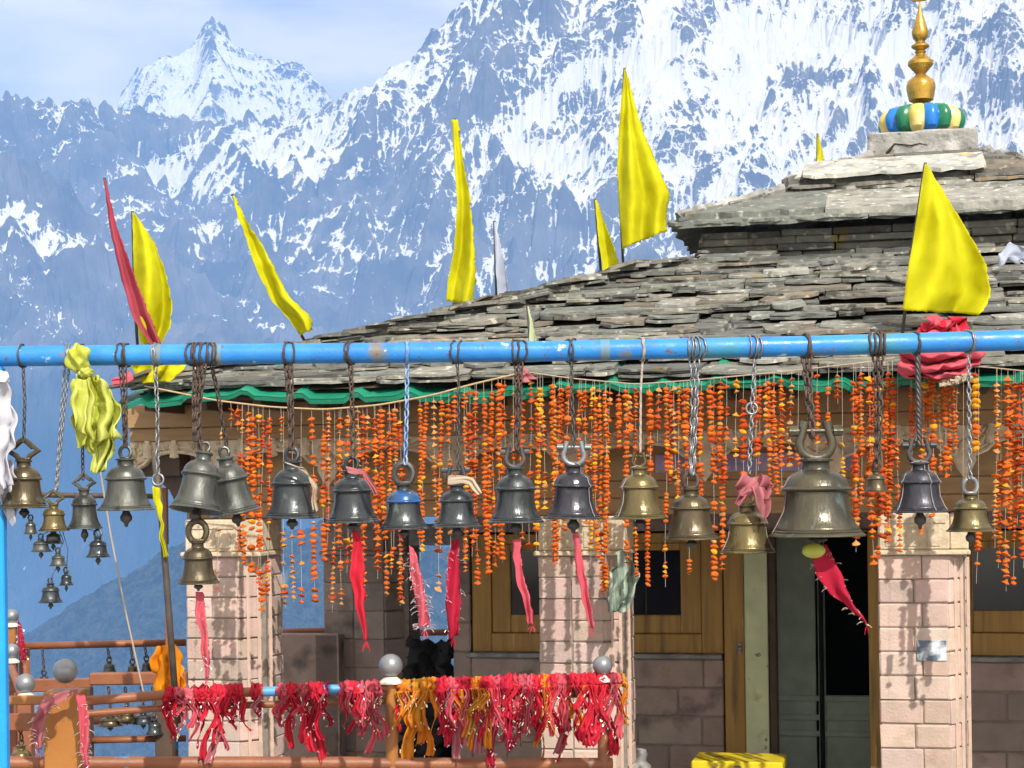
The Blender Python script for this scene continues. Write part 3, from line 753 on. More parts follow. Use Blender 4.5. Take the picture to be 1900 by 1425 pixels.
j.box((wl(1384, 1200)[0], WV - 0.09, 0.0), (wl(1426, 1200)[0], WV + 0.10, zW), 0, 0.008)
j.obj('jamb', M_GREENWOOD, dr)
j = MB(); j.box((wl(1427, 1200)[0], WV - 0.03, 0.0), (uD1, WV + 0.2, zW - 0.001), 0, 0.006); j.obj('stop', M_DARKWOOD, dr)
j = MB()
def dl(px, py, v=WV + 0.9): p = tl(px, py, v); return p.x, p.z
a0, zt_ = dl(1450, 1085); a1, zb_ = dl(1516, 1385); a2 = dl(1620, 1000)[0]
j.box((a0 - 0.35, WV + 0.90, 0.0), (a1, WV + 0.94, zt_ + 0.5), 0, 0.006)
j.box((a1 + 0.02, WV + 0.88, 0.0), (a1 + 0.08, WV + 0.96, zt_ + 0.5), 0, 0.006)
j.box((a1 + 0.081, WV + 0.89, 0.0), (a2 + 0.2, WV + 0.93, dl(1550, 1290)[1]), 0, 0.006)
for zz in (1300, 1335, 1365): j.box((a0 - 0.3, WV + 0.865, dl(1500, zz)[1]), (a2 + 0.1, WV + 0.879, dl(1500, zz - 10)[1]), 0, 0.004)
j.obj('door_leaf', M_GREENLEAF, dr)
bt = MB(); bt.tube([(a1 + 0.05, WV + 0.86, 0.1), (a1 + 0.05, WV + 0.86, zt_ + 0.5)], 0.02, 8)
hb = MB(); p = tl(1373, 1203, WV - 0.05)
hb.sphere((p.x, WV - 0.055, p.z), 0.02, 10, 8); hb.box((p.x - 0.012, WV - 0.052, p.z - 0.05), (p.x + 0.012, WV - 0.0405, p.z + 0.05), 0, 0.003)
bt.obj('door_bolt', M_BLACK, dr)
hb.obj('latch', M_LATCH, dr, smooth=True, autosmooth=40)
dk = MB()                                      # the dark room inside, its darkness painted as black walls
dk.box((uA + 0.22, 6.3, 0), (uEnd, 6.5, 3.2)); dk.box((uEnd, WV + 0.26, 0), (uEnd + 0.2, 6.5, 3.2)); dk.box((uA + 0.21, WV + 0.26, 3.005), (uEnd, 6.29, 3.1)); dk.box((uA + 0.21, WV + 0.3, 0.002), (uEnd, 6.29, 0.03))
dk.obj('dark_room', M_BLACK, T)
# name board and tile
nb = MB(); pz = tl(1215, 843, 0.12); pz2 = tl(1592, 872, 0.12)
nb.box((pz.x, 0.118, pz2.z), (pz2.x, 0.1395, pz.z), 0, 0.004)
nb.obj('name_board', M_LAV, T)
tp = tl(1701, 1188, 0); tq = tl(1756, 1226, 0)
t_ = MB(); t_.box((tp.x, -0.012, tq.z), (tq.x, 0.004, tp.z), 0, 0.002); t_.obj('tile', M_MARBLE, T)
# low parapet between the corner pillar and the back pillar
pp = MB(); u0 = tl(503, 1180, 2.6).x; zt2 = tl(550, 1177, 2.6).z
tint(pp, rng); pp.box((u0, 2.6, 0), (u0 + 0.62, 2.75, zt2), 0, 0.01); pp.box((u0 + 0.625, 2.6, 0), (pL - 0.01, 2.75, zt2 - 0.001), 0, 0.01)
pp.obj('parapet', M_WALL, T, colour=True)

# ---- green corrugated sheet under the slates
g = MB(); us = np.linspace(-3.12, 8.0, 230); rows = []
rr = random.Random(3)
def dip(u): return 0.018 * math.sin(u * 2.1) + 0.012 * math.sin(u * 5.3 + 1)
def corr(u): t = (u / 0.36 + 0.15 * math.sin(u * 1.7)) % 1.0; return 0.036 * (min(1, max(0, (abs(t - 0.5) - 0.33) / 0.08)))
for v, dz in ((-0.80, 0.0), (-0.4, 0.13), (0.1, 0.29)):
    rows.append([(u, v + 0.02 * math.sin(u * 3), 3.205 + corr(u) + dz + dip(u)) for u in us])
g.sheet(rows); 
o = g.obj('eave_sheet', M_SHEET, T); thick(o, 0.004)
fr_ = MB(); fr_.sheet([[(u, -0.79 + 0.02 * math.sin(u * 3) - 0.006, 3.20 + corr(u) + dip(u)) for u in us], [(u, -0.785 + 0.02 * math.sin(u * 3), 3.172 + 1.0 * corr(u) + dip(u) * 1.2) for u in us]])
o2 = fr_.obj('sheet_lip', M_SHEET, o); thick(o2, 0.004)
un = MB(); un.box((-3.0, -0.66, 3.225), (9, 0.3, 3.24)); 
for k in range(30):
    uu = -2.95 + k * 0.4; un.box((uu, -0.7, 3.15), (uu + 0.06, 0.5, 3.224))
un.obj('rafter', M_DARKWOOD, T)

# ---- slate roof
HH = 5.452; UC, VC = 2.372, 4.702
PAL = [(0.21, 0.215, 0.195), (0.235, 0.225, 0.20), (0.165, 0.17, 0.16), (0.26, 0.25, 0.22), (0.115, 0.118, 0.115), (0.34, 0.335, 0.315), (0.20, 0.172, 0.14), (0.195, 0.21, 0.195), (0.225, 0.23, 0.215), (0.15, 0.155, 0.15)]
def side_matrix(k):                            # 0 front, 1 right, 2 back, 3 left: local (s along, t inwards, z)
    return Matrix.Translation((UC, VC, 0)) @ Matrix.Rotation(k * PI / 2, 4, 'Z') @ Matrix.Translation((0, -HH, 0))
def slab(m, M, s, t, z, L, D, th, tilt, rng, layers=1, rag=0.03, yaw=0.0, clip=(0, 0)):
    """One split slate: ragged outline, thin layers with their own broken front edges."""
    for ly in range(layers):
        k = rng.uniform(0.82, 1.15); c = PALC(rng); m.col = (c[0] * k, c[1] * k, c[2] * k)
        n = max(3, int(L / 0.09)); h = th / layers; z0 = z + ly * h
        f0 = rng.uniform(-0.02, 0.05) * (1 if layers > 1 else 0.3)
        front = [(-L / 2 + L * i / n + (rng.uniform(-0.02, 0.02) if 0 < i < n else 0), f0 + rng.uniform(-rag, rag) + (rag * 1.5 if i in (0, n) else 0)) for i in range(n + 1)]
        xr, xl = L / 2 - D * clip[1], -L / 2 + D * clip[0]
        back = [(max(xr, xl + 0.02) + rng.uniform(-0.02, 0.02), D), (min(xl, xr - 0.02) + rng.uniform(-0.02, 0.02), D)]
        out = front + back; q = len(out)
        ca, sa = math.cos(yaw), math.sin(yaw)
        vs = []
        for zz in (z0, z0 + h * rng.uniform(0.8, 1.0)):
            for (x, y) in out:
                xx, yy = x * ca - y * sa, x * sa + y * ca
                vs.append(M @ Vector((s + xx, t + yy, zz + tilt * yy + rng.uniform(-0.006, 0.006))))
        m.add(vs, [tuple(range(q))[::-1], tuple(range(q, 2 * q))] + [(i, (i + 1) % q, (i + 1) % q + q, i + q) for i in range(q)])
def PALC(rng): return rng.choice(PAL)
rs = random.Random(77)
rf = MB()
for k in range(4):
    M = side_matrix(k); fine = k in (0, 3)
    t = 0.0; row = 0
    while t < 3.50:
        half = HH - t + 0.03
        s = -half + rs.uniform(-0.05, 0.0)
        base = 3.275 + 0.342 * t
        while s < half:
            L = rs.choice((rs.uniform(0.16, 0.4), rs.uniform(0.35, 0.9))) if fine else rs.uniform(0.7, 1.6)
            if s + L > half: L = half - s + 0.02
            th = rs.uniform(0.018, 0.062)
            slab(rf, M, s + L / 2, t + rs.uniform(-0.045, 0.05), base + rs.uniform(-0.012, 0.034), L, 0.42, th, 0.17 + rs.uniform(-0.06, 0.06), rs, (3 if th > 0.05 else 2 if th > 0.03 else 1) if fine else 1, 0.034, rs.uniform(-0.06, 0.06), (s < -half + 0.4, s + L > half - 0.4))
            if fine and rs.random() < 0.30:      # odd broken pieces lying on top
                slab(rf, M, s + rs.uniform(0, L), t + rs.uniform(0, 0.1), base + th + 0.012, rs.uniform(0.12, 0.4), rs.uniform(0.12, 0.26), rs.uniform(0.015, 0.04), 0.3, rs, 1, 0.03, rs.uniform(-0.4, 0.4))
            s += L + rs.uniform(0.002, 0.018)
        t += rs.uniform(0.12, 0.2); row += 1
for sgn in (1,):                               # cap stones along the front-left hip
    for i in range(46):
        q = i / 46 * 3.4
        M = Matrix.Translation((UC - HH + q, VC - HH + q, 0)) @ Matrix.Rotation(R(-45) + rs.uniform(-0.5, 0.5), 4, 'Z')
        slab(rf, M, rs.uniform(-0.05, 0.05), -0.14, 3.305 + 0.342 * q, rs.uniform(0.15, 0.5), rs.uniform(0.18, 0.34), rs.uniform(0.015, 0.035), 0.12, rs, 1, 0.03)
roof = rf.obj('slate_roof', M_SLATE, T, colour=True)
ud = MB()                                       # boards under the slates
def ring(m, ti, zi, to, zo):
    for k in range(4):
        M = side_matrix(k)
        a = HH - ti; c = HH - to
        m.add([M @ Vector(p) for p in ((-a, ti, zi), (a, ti, zi), (c, to, zo), (-c, to, zo))], [(0, 1, 2, 3)])
ring(ud, 0.06, 3.268, 3.6, 3.268 + 0.34 * 3.54)
ud.obj('roof_boards', M_DARKWOOD, roof)

# second and third tier
t2 = MB(); r2 = random.Random(31)
for k in range(4):
    M = side_matrix(k)
    # dry stone band below the overhang, its shade darkened into the stone tints
    for cz in range(4):
        z = 4.47 + cz * 0.062; half = HH - 3.60; s = -half
        while s < half:
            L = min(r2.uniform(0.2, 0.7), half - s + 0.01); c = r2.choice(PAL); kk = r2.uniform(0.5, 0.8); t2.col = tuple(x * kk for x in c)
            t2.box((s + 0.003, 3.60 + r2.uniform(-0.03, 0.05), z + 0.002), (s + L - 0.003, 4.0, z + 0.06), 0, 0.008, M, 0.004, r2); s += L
    def big(t, z, D, Ls, th, tilt, rag=0.035, lay=2):
        half = HH - t + 0.02; s = -half
        while s < half - 0.02:
            L = r2.uniform(*Ls)
            if half - s - L < 0.35: L = half - s
            slab(t2, M, s + L / 2, t + r2.uniform(-0.03, 0.03), z + r2.uniform(-0.008, 0.008), L - 0.008, D, th, tilt, r2, lay, rag, r2.uniform(-0.015, 0.015), (s < -half + 0.1, s + L > half - 0.1)); s += L
    big(3.36, 4.725, 0.75, (0.9, 1.9), 0.055, 0.33)
    big(3.42, 4.785, 0.75, (1.0, 2.0), 0.065, 0.36, 0.03, 1)
    big(3.75, 4.905, 0.6, (0.8, 1.6), 0.06, 0.36)
    big(4.02, 5.01, 0.5, (0.5, 1.2), 0.05, 0.36)
    big(4.20, 5.13, 0.5, (0.5, 1.3), 0.06, 0.30)
    big(4.25, 5.20, 0.75, (1.2, 2.0), 0.05, 0.42, 0.03, 1)
    if k == 0:
        t2.col = (1, 1, 1); PAL_, PAL[:] = PAL[:], [(0.50, 0.50, 0.48)]
        slab(t2, M, -0.25, 4.18, 5.235, 1.55, 0.5, 0.03, 0.42, r2, 1, 0.03, 0.02); PAL[:] = PAL_
    big(4.6, 5.36, 0.4, (0.6, 1.4), 0.05, 0.40)
t2o = t2.obj('roof_tier', M_SLATE, T, colour=True)
r3 = random.Random(8)                          # mortared hips
def hipline(t0, z0, t1, z1, r):
    for sx, sy in ((-1, -1), (1, -1), (1, 1), (-1, 1)):
        hp = MB(); pts = []; rad = []
        for i in range(26):
            f = i / 25; q = HH - (t0 + (t1 - t0) * f)
            pts.append((UC + sx * q + r3.uniform(-0.015, 0.015), VC + sy * q + r3.uniform(-0.015, 0.015), z0 + (z1 - z0) * f + r3.uniform(-0.01, 0.008))); rad.append(r * r3.uniform(0.7, 1.25))
        hp.tube(pts, rad, 8); hp.obj('hip_mortar', M_CEMENT, t2o)
hipline(3.44, 4.85, 4.32, 5.195, 0.045); hipline(4.27, 5.245, 4.98, 5.55, 0.045)
cb = MB()
c0, c1 = UC - 0.485, UC + 0.485
cb.box((c0, VC - 0.485, 5.40), (c1, VC + 0.485, 5.755), 0, 0.02)
cbo = cb.obj('cement_block', M_CEMENT, T)
bm = bmesh.new(); bm.from_mesh(cbo.data); bmesh.ops.subdivide_edges(bm, edges=bm.edges[:], cuts=9, use_grid_fill=True)
for v in bm.verts:
    v.co += Vector((mnoise.noise(v.co * 9), mnoise.noise(v.co * 9 + Vector((5, 0, 0))), mnoise.noise(v.co * 7 + Vector((0, 9, 0))))) * 0.012
bm.to_mesh(cbo.data); bm.free()
ck = MB(); fv = VC - 0.487                      # the chipped crack across its face
def cpt(px, py): p = tl(px, py, fv); return (p.x, fv - 0.004, p.z)
ck.tube([cpt(1645, 285), cpt(1651, 279), cpt(1660, 267), cpt(1672, 268), cpt(1690, 270), cpt(1706, 266), cpt(1722, 269)], [0.012, 0.016, 0.007, 0.005, 0.006, 0.004, 0.002], 6)
ck.tube([cpt(1618, 298), cpt(1640, 296), cpt(1664, 290)], 0.004, 5)
ck.obj('crack', M_BLACK, cbo)
am = MB(); seg = 16                             # ribbed painted disc
cyc = [0, 1, 2]
for i in range(seg):
    a0 = 2 * PI * (i) / seg + R(4)
    rows = []
    for jx in range(9):
        a = a0 + 2 * PI / seg * jx / 8; bul = 1 + 0.12 * math.sin(PI * jx / 8)
        rows.append([(math.cos(a) * r_ * bul + UC, math.sin(a) * r_ * bul + VC, z_) for r_, z_ in ((0.16, 5.79), (0.27, 5.785), (0.335, 5.83), (0.356, 5.90), (0.352, 5.96), (0.315, 6.02), (0.25, 6.045), (0.12, 6.05))])
    am.sheet(rows, i % 3 if i < 15 else 1)
amo = am.obj('ribbed_disc', [M_PBLUE, M_PGREEN, M_PYELLOW], T, smooth=True, autosmooth=35)
sk = MB(); sk.lathe([(0.0, 5.74), (0.24, 5.745), (0.23, 5.80), (0.0, 5.81)], 20, Matrix.Translation((UC, VC, 0))); sk.obj('collar', M_CEMENT, amo)
ys = [190, 186, 172, 164, 158, 150, 141, 137, 128, 120, 114, 106, 100, 96, 93, 87, 84, 79, 76, 70, 62, 55, 45, 34, 20, 6, -4]
ws = [16, 23, 26, 27.5, 27.5, 25, 13, 9, 17, 24, 24, 15, 9, 11, 8, 17, 17, 9, 9, 14, 16, 15, 11.5, 8, 4, 2, 1.5]
zc = tl(1715, 190, VC).z
gf = MB(); kpx = (tl(1815, 150, VC).x - tl(1715, 150, VC).x) / 100
gf.lathe([(0, 6.03)] + [(w_ * kpx, tl(1715, y_, VC).z) for y_, w_ in zip(ys, ws)] + [(0, tl(1715, -5, VC).z)], 28, Matrix.Translation((UC, VC, 0)))
zz = tl(1715, -1, VC).z
gf.tube([(UC - 0.10, VC, zz + 0.10), (UC - 0.095, VC, zz + 0.03), (UC - 0.05, VC, zz), (UC + 0.05, VC, zz), (UC + 0.095, VC, zz + 0.03), (UC + 0.10, VC, zz + 0.10)], [0.006, 0.014, 0.016, 0.016, 0.014, 0.006], 8); gf.lathe([(0, 0), (0.012, 0), (0.016, 0.06), (0, 0.15)], 8, Matrix.Translation((UC, VC, zz)))
gf.obj('gold_finial', M_GOLD, T, smooth=True, autosmooth=40)

# ================================================================== THE BLUE BELL FRAME, ITS CHAINS AND BELLS
M_BLUE = mat('worn_blue_paint', (0.018, 0.19, 0.58), 0.42, var=(0.028, 0.25, 0.66), scale=5, bump=0.1, bscale=60, rvar=0.14, spots=[((0.17, 0.17, 0.15), 5.2, 0.63, 0.70), ((0.04, 0.24, 0.36), 2.3, 0.56, 0.70), ((0.16, 0.10, 0.07), 26, 0.66, 0.70), ((0.50, 0.62, 0.72), 15, 0.66, 0.70)])
M_BAND = mat('bare_pipe_patch', (0.17, 0.20, 0.20), 0.6, var=(0.08, 0.25, 0.42), scale=14)
M_POSTBLUE = mat('bright_blue_paint', (0.01, 0.33, 0.85), 0.4, var=(0.012, 0.28, 0.75), scale=4)
M_RUST = mat('rusty_iron', (0.11, 0.065, 0.045), 0.65, 0.3, var=(0.055, 0.045, 0.04), scale=30)
M_STEEL = mat('bright_steel', (0.30, 0.315, 0.33), 0.42, 0.7, var=(0.20, 0.21, 0.22), scale=30)
M_DARKIRON = mat('dark_iron', (0.06, 0.06, 0.063), 0.5, 0.5, var=(0.10, 0.09, 0.08), scale=25)
M_BLUEWIRE = mat('blue_painted_chain', (0.10, 0.24, 0.50), 0.5, 0.2, var=(0.30, 0.42, 0.6), scale=25)
def bellmat(name, a, b, rough, stain, metal=0.55):
    return mat(name, a, rough, metal, var=b, scale=7, detail=6, bump=0.12, bscale=70, stretch=(1, 1, 0.35), spots=[(stain, 5, 0.58, 0.74), ((0.15, 0.19, 0.16), 22, 0.62, 0.72), (tuple(c * 0.35 for c in a), 11, 0.60, 0.72)], rvar=0.12)
BELL = {'slate': bellmat('slate_grey_bell', (0.045, 0.054, 0.060), (0.072, 0.078, 0.080), 0.31, (0.03, 0.033, 0.035)),
        'grey': bellmat('grey_green_bell', (0.085, 0.092, 0.084), (0.12, 0.122, 0.105), 0.36, (0.05, 0.052, 0.048)),
        'bronze': bellmat('brown_bronze_bell', (0.085, 0.066, 0.038), (0.115, 0.09, 0.05), 0.30, (0.045, 0.036, 0.025)),
        'brass': bellmat('olive_brass_bell', (0.19, 0.145, 0.06), (0.12, 0.098, 0.05), 0.28, (0.07, 0.058, 0.034), 0.65),
        'big': bellmat('big_bronze_bell', (0.115, 0.10, 0.062), (0.085, 0.078, 0.055), 0.33, (0.06, 0.057, 0.048)),
        'plum': bellmat('plum_grey_bell', (0.062, 0.06, 0.072), (0.045, 0.046, 0.056), 0.30, (0.035, 0.035, 0.04))}
PY = 8.0                                      # the pipe runs 8 m from the camera
def pipe_pt(px):
    y = np.interp(px, [-200, 0, 560, 1000, 1500, 1900, 2200], [664, 661, 656, 652, 642, 631, 622])
    return at(px, y, PY)
FR = thing('bell_pipe', 'long blue painted pipe the temple bells hang from, with its blue upright', 'frame', pipe_pt(0))
fb = Vector(FR.location)
m = MB(); pts = [pipe_pt(x) - fb for x in range(-180, 2300, 60)]
PR = 0.0475
m.tube(pts, PR, 20); m.obj('crossbar', M_BLUE, FR, smooth=True, autosmooth=50)
for x in (292, 404, 1122):
    m = MB(); m.tube([pipe_pt(x - 9) - fb, pipe_pt(x + 9) - fb], PR + 0.002, 20); m.obj('joint_band', M_BAND, FR, smooth=True, autosmooth=50)
m = MB(); q = at(-4, 900, PY)
m.box((q.x - fb.x - 0.032, -0.03, 0.30 - fb.z), (q.x - fb.x + 0.032, 0.03, -0.049), 0, 0.006)
m.obj('upright', M_POSTBLUE, FR)
m = MB(); q2 = at(2200, 900, PY); m.box((q2.x - fb.x - 0.04, -0.035, 0.3 - fb.z), (q2.x - fb.x + 0.04, 0.035, 0.1), 0, 0.006); m.obj('upright', M_POSTBLUE, FR)

def link_chain(m, path, pitch=0.030, wire=0.0042, wid=0.009):
    """Iron links threaded along a path."""
    path = [Vector(p) for p in path]
    seg = [(b - a).length for a, b in zip(path[:-1], path[1:])]; tot = sum(seg); n = max(2, int(tot / pitch))
    def pt(s):
        for (a, b), l in zip(zip(path[:-1], path[1:]), seg):
            if s <= l + 1e-9: return a + (b - a) * (s / max(l, 1e-9)), unit(b - a)
            s -= l
        return path[-1], unit(path[-1] - path[-2])
    for i in range(n):
        c, t = pt((i + 0.5) * tot / n)
        ref = Vector((0, 1, 0)) if abs(t.y) < 0.9 else Vector((1, 0, 0))
        x = unit(t.cross(ref)); y = t.cross(x)
        an = (PI / 2 if i % 2 else 0) + 0.6; sd = x * math.cos(an) + y * math.sin(an)
        hl = pitch * 0.62
        ring = []
        for k in range(10):
            a = 2 * PI * k / 10
            ring.append(c + t * (hl * math.cos(a) * (0.95 if abs(math.cos(a)) > .5 else 1.15)) + sd * (wid * math.sin(a)))
        m.tube(ring, wire, 5, closed=True)
def wrap(m, px, n=3, wd=0.03, wire=0.0055, seed=0):
    rg = random.Random(seed)
    c = pipe_pt(px); t = unit(pipe_pt(px + 20) - pipe_pt(px - 20))
    for k in range(n):
        o = c + t * ((k - (n - 1) / 2) * wd / max(n, 1) + rg.uniform(-0.003, 0.003)); lean = rg.uniform(-0.45, 0.45)
        r0 = PR + wire * 0.9
        ring = []
        for i in range(18):
            a = 2 * PI * i / 18; b_ = Vector((0, 1, 0)); u_ = t.cross(b_)
            ring.append(o + b_ * (math.cos(a) * r0) + u_ * (math.sin(a) * r0 * 1.02) + t * (lean * math.cos(a) * 0.05) + Vector((rg.uniform(-.004, .004), 0, rg.uniform(-.003, .003))))
        m.tube(ring, wire, 5, closed=True)
def chain(px, pts, label, mt, pitch=0.030, wire=0.0042, wid=0.009, n=3, wd=0.03, name='hanging_chain', cat='chain', strands=1, rope=False, ringat=None, rr=0.0075):
    """A chain looped round the pipe at px and hanging through the pixels pts."""
    o = thing(name, label, cat, pipe_pt(px), 0, 'chains the bells hang from'); b0 = Vector(o.location)
    top = pipe_pt(px) - Vector((0, 0.004, PR))
    for s in range(strands):
        m = MB(); off = Vector(((s - (strands - 1) / 2) * 0.024, -0.012 * s, 0))
        path = [top - b0 + off] + [at(x, y, Y) - b0 + off * (1 - (i + 1) / (len(pts) + 0.5)) for i, (x, y, Y) in enumerate(pts)]
        if rope:
            fine = []
            for a, b in zip(path[:-1], path[1:]):
                for i in range(30): fine.append(a + (b - a) * (i / 30))
            for ph in (0, 2 * PI / 3, 4 * PI / 3):
                m.tube([p + Vector((math.cos(i * 0.55 + ph), math.sin(i * 0.55 + ph), 0)) * rr * 0.87 for i, p in enumerate(fine)], rr, 6)
        else: link_chain(m, path, pitch, wire, wid)
        m.obj('strand' if rope else 'links', mt, o, smooth=True)
    m = MB(); wrap(m, px, n, wd, max(wire, 0.005), int(px))
    for v in range(len(m.v)): m.v[v] = tuple(Vector(m.v[v]) - b0)
    m.obj('pipe_loop', mt, o, smooth=True)
    if ringat:
        m = MB(); c = at(*ringat) - b0; m.tube([c + Vector((math.cos(a), 0.1 * math.sin(a), math.sin(a))) * 0.026 for a in np.linspace(0, 2 * PI, 18)[:-1]], 0.0055, 6, closed=True)
        m.obj('ring', mt, o, smooth=True)
    return o

M_THREADW = mat('grey_wire', (0.36, 0.33, 0.33), 0.6, var=(0.25, 0.2, 0.2), scale=30)
PROF_OUT = [(0.93, 0.012), (0.985, 0.0), (1.0, 0.02), (0.985, 0.055), (0.925, 0.10), (0.905, 0.115), (0.915, 0.135), (0.895, 0.165), (0.865, 0.175), (0.872, 0.20), (0.845, 0.25), (0.79, 0.35), (0.735, 0.50), (0.69, 0.70), (0.66, 0.92), (0.645, 1.12), (0.64, 1.22),
            (0.66, 1.235), (0.72, 1.265), (0.735, 1.30), (0.715, 1.34), (0.675, 1.36), (0.668, 1.41), (0.655, 1.44), (0.635, 1.52), (0.575, 1.63), (0.48, 1.73), (0.37, 1.795), (0.30, 1.82), (0.285, 1.85), (0.275, 2.03), (0.29, 2.05), (0.34, 2.07), (0.345, 2.12), (0.30, 2.15), (0, 2.155)]
PROF_IN = [(0, 1.68), (0.40, 1.62), (0.55, 1.40), (0.575, 1.1), (0.62, 0.7), (0.72, 0.35), (0.86, 0.10), (0.93, 0.012)]
def bell(px, y_neck, y_rim, w, kind, label, Y=PY, tilt=0.0, nod=0.0, crown='loop', clap=26, crown_px=24, turn=0.0, cmat=None, threads=()):
    """Bronze bell with rim centre at the pixel (px, y_rim), mouth w pixels wide."""
    c = at(px, y_rim, Y); r = w / 2 * Y / FPX; H = (y_rim - y_neck) * Y / FPX; hs = H / 2.155
    o = thing('temple_bell', label, 'bell', c, 0, 'bells hanging from the blue pipe')
    o.rotation_euler = (nod, tilt, turn)
    m = MB(); f = lambda p: [(a * r, z * hs) for a, z in p]
    m.lathe(f(PROF_IN[:-1] + PROF_OUT), 44)
    for i_, v_ in enumerate(m.v):              # cast by hand: never quite round
        n_ = mnoise.noise(Vector(v_) / r * 1.7 + Vector((px, 0, 0))) * 0.012 + mnoise.noise(Vector(v_) / r * 6 + Vector((0, px, 0))) * 0.005; m.v[i_] = (v_[0] * (1 + n_), v_[1] * (1 + n_), v_[2] + n_ * r * 0.5)
    m.obj('bell_body', BELL[kind], o, smooth=True, autosmooth=60)
    k = MB(); mt = cmat or BELL[kind]; z0 = 2.14 * hs; cp = crown_px * Y / FPX
    if crown == 'loop':
        k.tube([Vector((math.cos(a) * cp * 0.42, math.sin(a * 2) * 0.003, z0 + cp * 0.45 + math.sin(a) * cp * 0.5)) for a in np.linspace(0, 2 * PI, 20)[:-1]], cp * 0.15, 8, closed=True)
        k.box((-cp * 0.35, -cp * 0.2, z0 - 0.002), (cp * 0.35, cp * 0.2, z0 + cp * 0.12), 0, 0.003)
    elif crown == 'diamond':                   # bent strap with two pointed arms
        pts = [Vector((x * cp, 0, z0 + z * cp)) for x, z in ((-0.22, 0.0), (-0.38, 0.25), (-0.85, 0.52), (-0.5, 0.72), (-0.2, 1.0), (0, 1.12), (0.2, 1.0), (0.5, 0.72), (0.85, 0.52), (0.38, 0.25), (0.22, 0.0))]
        k.tube(pts, cp * 0.16, 7); k.box((-cp * 0.4, -cp * 0.16, z0), (cp * 0.4, cp * 0.16, z0 + cp * 0.14), 0, 0.003)
    else:                                      # shackle: a U, its pin and bolt heads
        pts = [Vector((math.cos(a) * cp * 0.46, 0, z0 + cp * 0.42 + math.sin(a) * cp * 0.42)) for a in np.linspace(R(150), R(390), 18)]
        pts = [pts[0] + Vector((0.1 * cp, 0, 0.42 * cp))] + pts + [pts[-1] + Vector((-0.1 * cp, 0, 0.42 * cp))]
        k.tube(pts, cp * 0.13, 9)
        zp = z0 + cp * 0.78
        for sx in (-1, 1): k.lathe([(0, -0.13 * cp), (0.15 * cp, -0.13 * cp), (0.15 * cp, 0.13 * cp), (0, 0.13 * cp)], 8, Matrix.Translation((sx * cp * 0.62, 0, zp)) @ Matrix.Rotation(PI / 2, 4, 'Y'))
        k.tube([(-cp * 0.62, 0, zp), (cp * 0.62, 0, zp)], cp * 0.075, 8)
    k.obj('crown', mt, o, smooth=True, autosmooth=45)
    for a_ in threads:                         # thin wire running from the crown down to the lip
        q = MB(); g_ = random.Random(int(px + a_ * 10)); pts = [Vector((0, -0.01, z0 + cp * 0.1))]
        for (r_, z_) in PROF_OUT[34:2:-3]: pts.append(Vector((math.cos(a_) * r_ * r * 1.03, math.sin(a_) * r_ * r * 1.03, z_ * hs)) + Vector((g_.uniform(-1, 1), 0, 0)) * r * 0.02)
        q.tube(pts, 0.0022, 5); q.obj('thread', M_THREADW, o, smooth=True)
    if clap:
        cl = clap * Y / FPX; q = MB()
        q.tube([(0, 0, 1.5 * hs), (0.003, 0, -cl * 0.45)], r * 0.06, 8)
        q.lathe([(0, -cl * 1.05), (r * 0.06, -cl), (r * 0.08, -cl * 0.8), (r * 0.20, -cl * 0.62), (r * 0.22, -cl * 0.4), (r * 0.14, -cl * 0.15), (r * 0.07, 0.02), (0, 0.03)], 12)
        q.obj('clapper', M_DARKIRON, o, smooth=True, autosmooth=50)
    return o

bell(45, 853, 943, 91, 'bronze', 'brown bronze bell beside the blue upright, bent strap crown, leftmost big one', crown='diamond', crown_px=34, clap=18)
bell(100, 935, 985, 58, 'brass', 'small olive brass bell on the bright double chain left of the yellow cloth', Y=7.96, crown='diamond', crown_px=22, clap=0)
bell(157, 907, 981, 66, 'grey', 'middling grey bell with a bent strap crown below the yellow cloth', crown='diamond', crown_px=24, clap=24)
bell(182, 997, 1034, 47, 'slate', 'single small dark bell hanging below and right of the yellow cloth', Y=7.98, crown='loop', crown_px=15, clap=14)
bell(234, 850, 947, 106, 'grey', 'large grey bell just right of the yellow cloth, clapper showing', crown='loop', crown_px=24, clap=30)
bell(363, 836, 948, 101, 'grey', 'grey green bell tilted to show its dark mouth, in front of the corner pillar', Y=7.97, tilt=0.13, nod=-0.16, crown='loop', crown_px=20, clap=22)
bell(438, 846, 953, 96, 'grey', 'grey bell leaning left, half behind the tilted one at the corner pillar', Y=8.2, tilt=-0.17, nod=0.05, crown='loop', crown_px=20, clap=24)
bell(368, 1004, 1082, 80, 'bronze', 'bronze bell hung under the tilted bell, red cloth tied to its clapper', Y=7.97, crown='loop', crown_px=40, clap=14, nod=0.03)
bell(542, 855, 962, 104, 'slate', 'dark slate bell with a cream cloth tied at its neck', crown='loop', crown_px=26, clap=20, tilt=0.01)
bell(655, 872, 970, 104, 'slate', 'dark slate bell with a pink strip over its shoulder and a long red ribbon below', crown='loop', crown_px=26, clap=16, tilt=-0.01)
bl = bell(750, 897, 982, 94, 'slate', 'dark bell with a shiny blue painted shoulder', crown='loop', crown_px=40, clap=16, cmat=M_DARKIRON)
bell(848, 898, 978, 92, 'slate', 'dark bell with pale pink rag round its neck, dark red ribbon hanging under it', crown='shackle', crown_px=34, clap=20)
bell(957, 866, 970, 106, 'slate', 'slate bell on a stout shackle, pink ribbon hanging slantwise under it', crown='shackle', crown_px=36, clap=24, cmat=M_DARKIRON)
bell(1064, 862, 963, 109, 'plum', 'plum grey bell with a thick silver clevis, in front of the middle pillar', crown='shackle', crown_px=42, clap=26, cmat=M_STEEL, tilt=0.02, threads=(-0.75,))
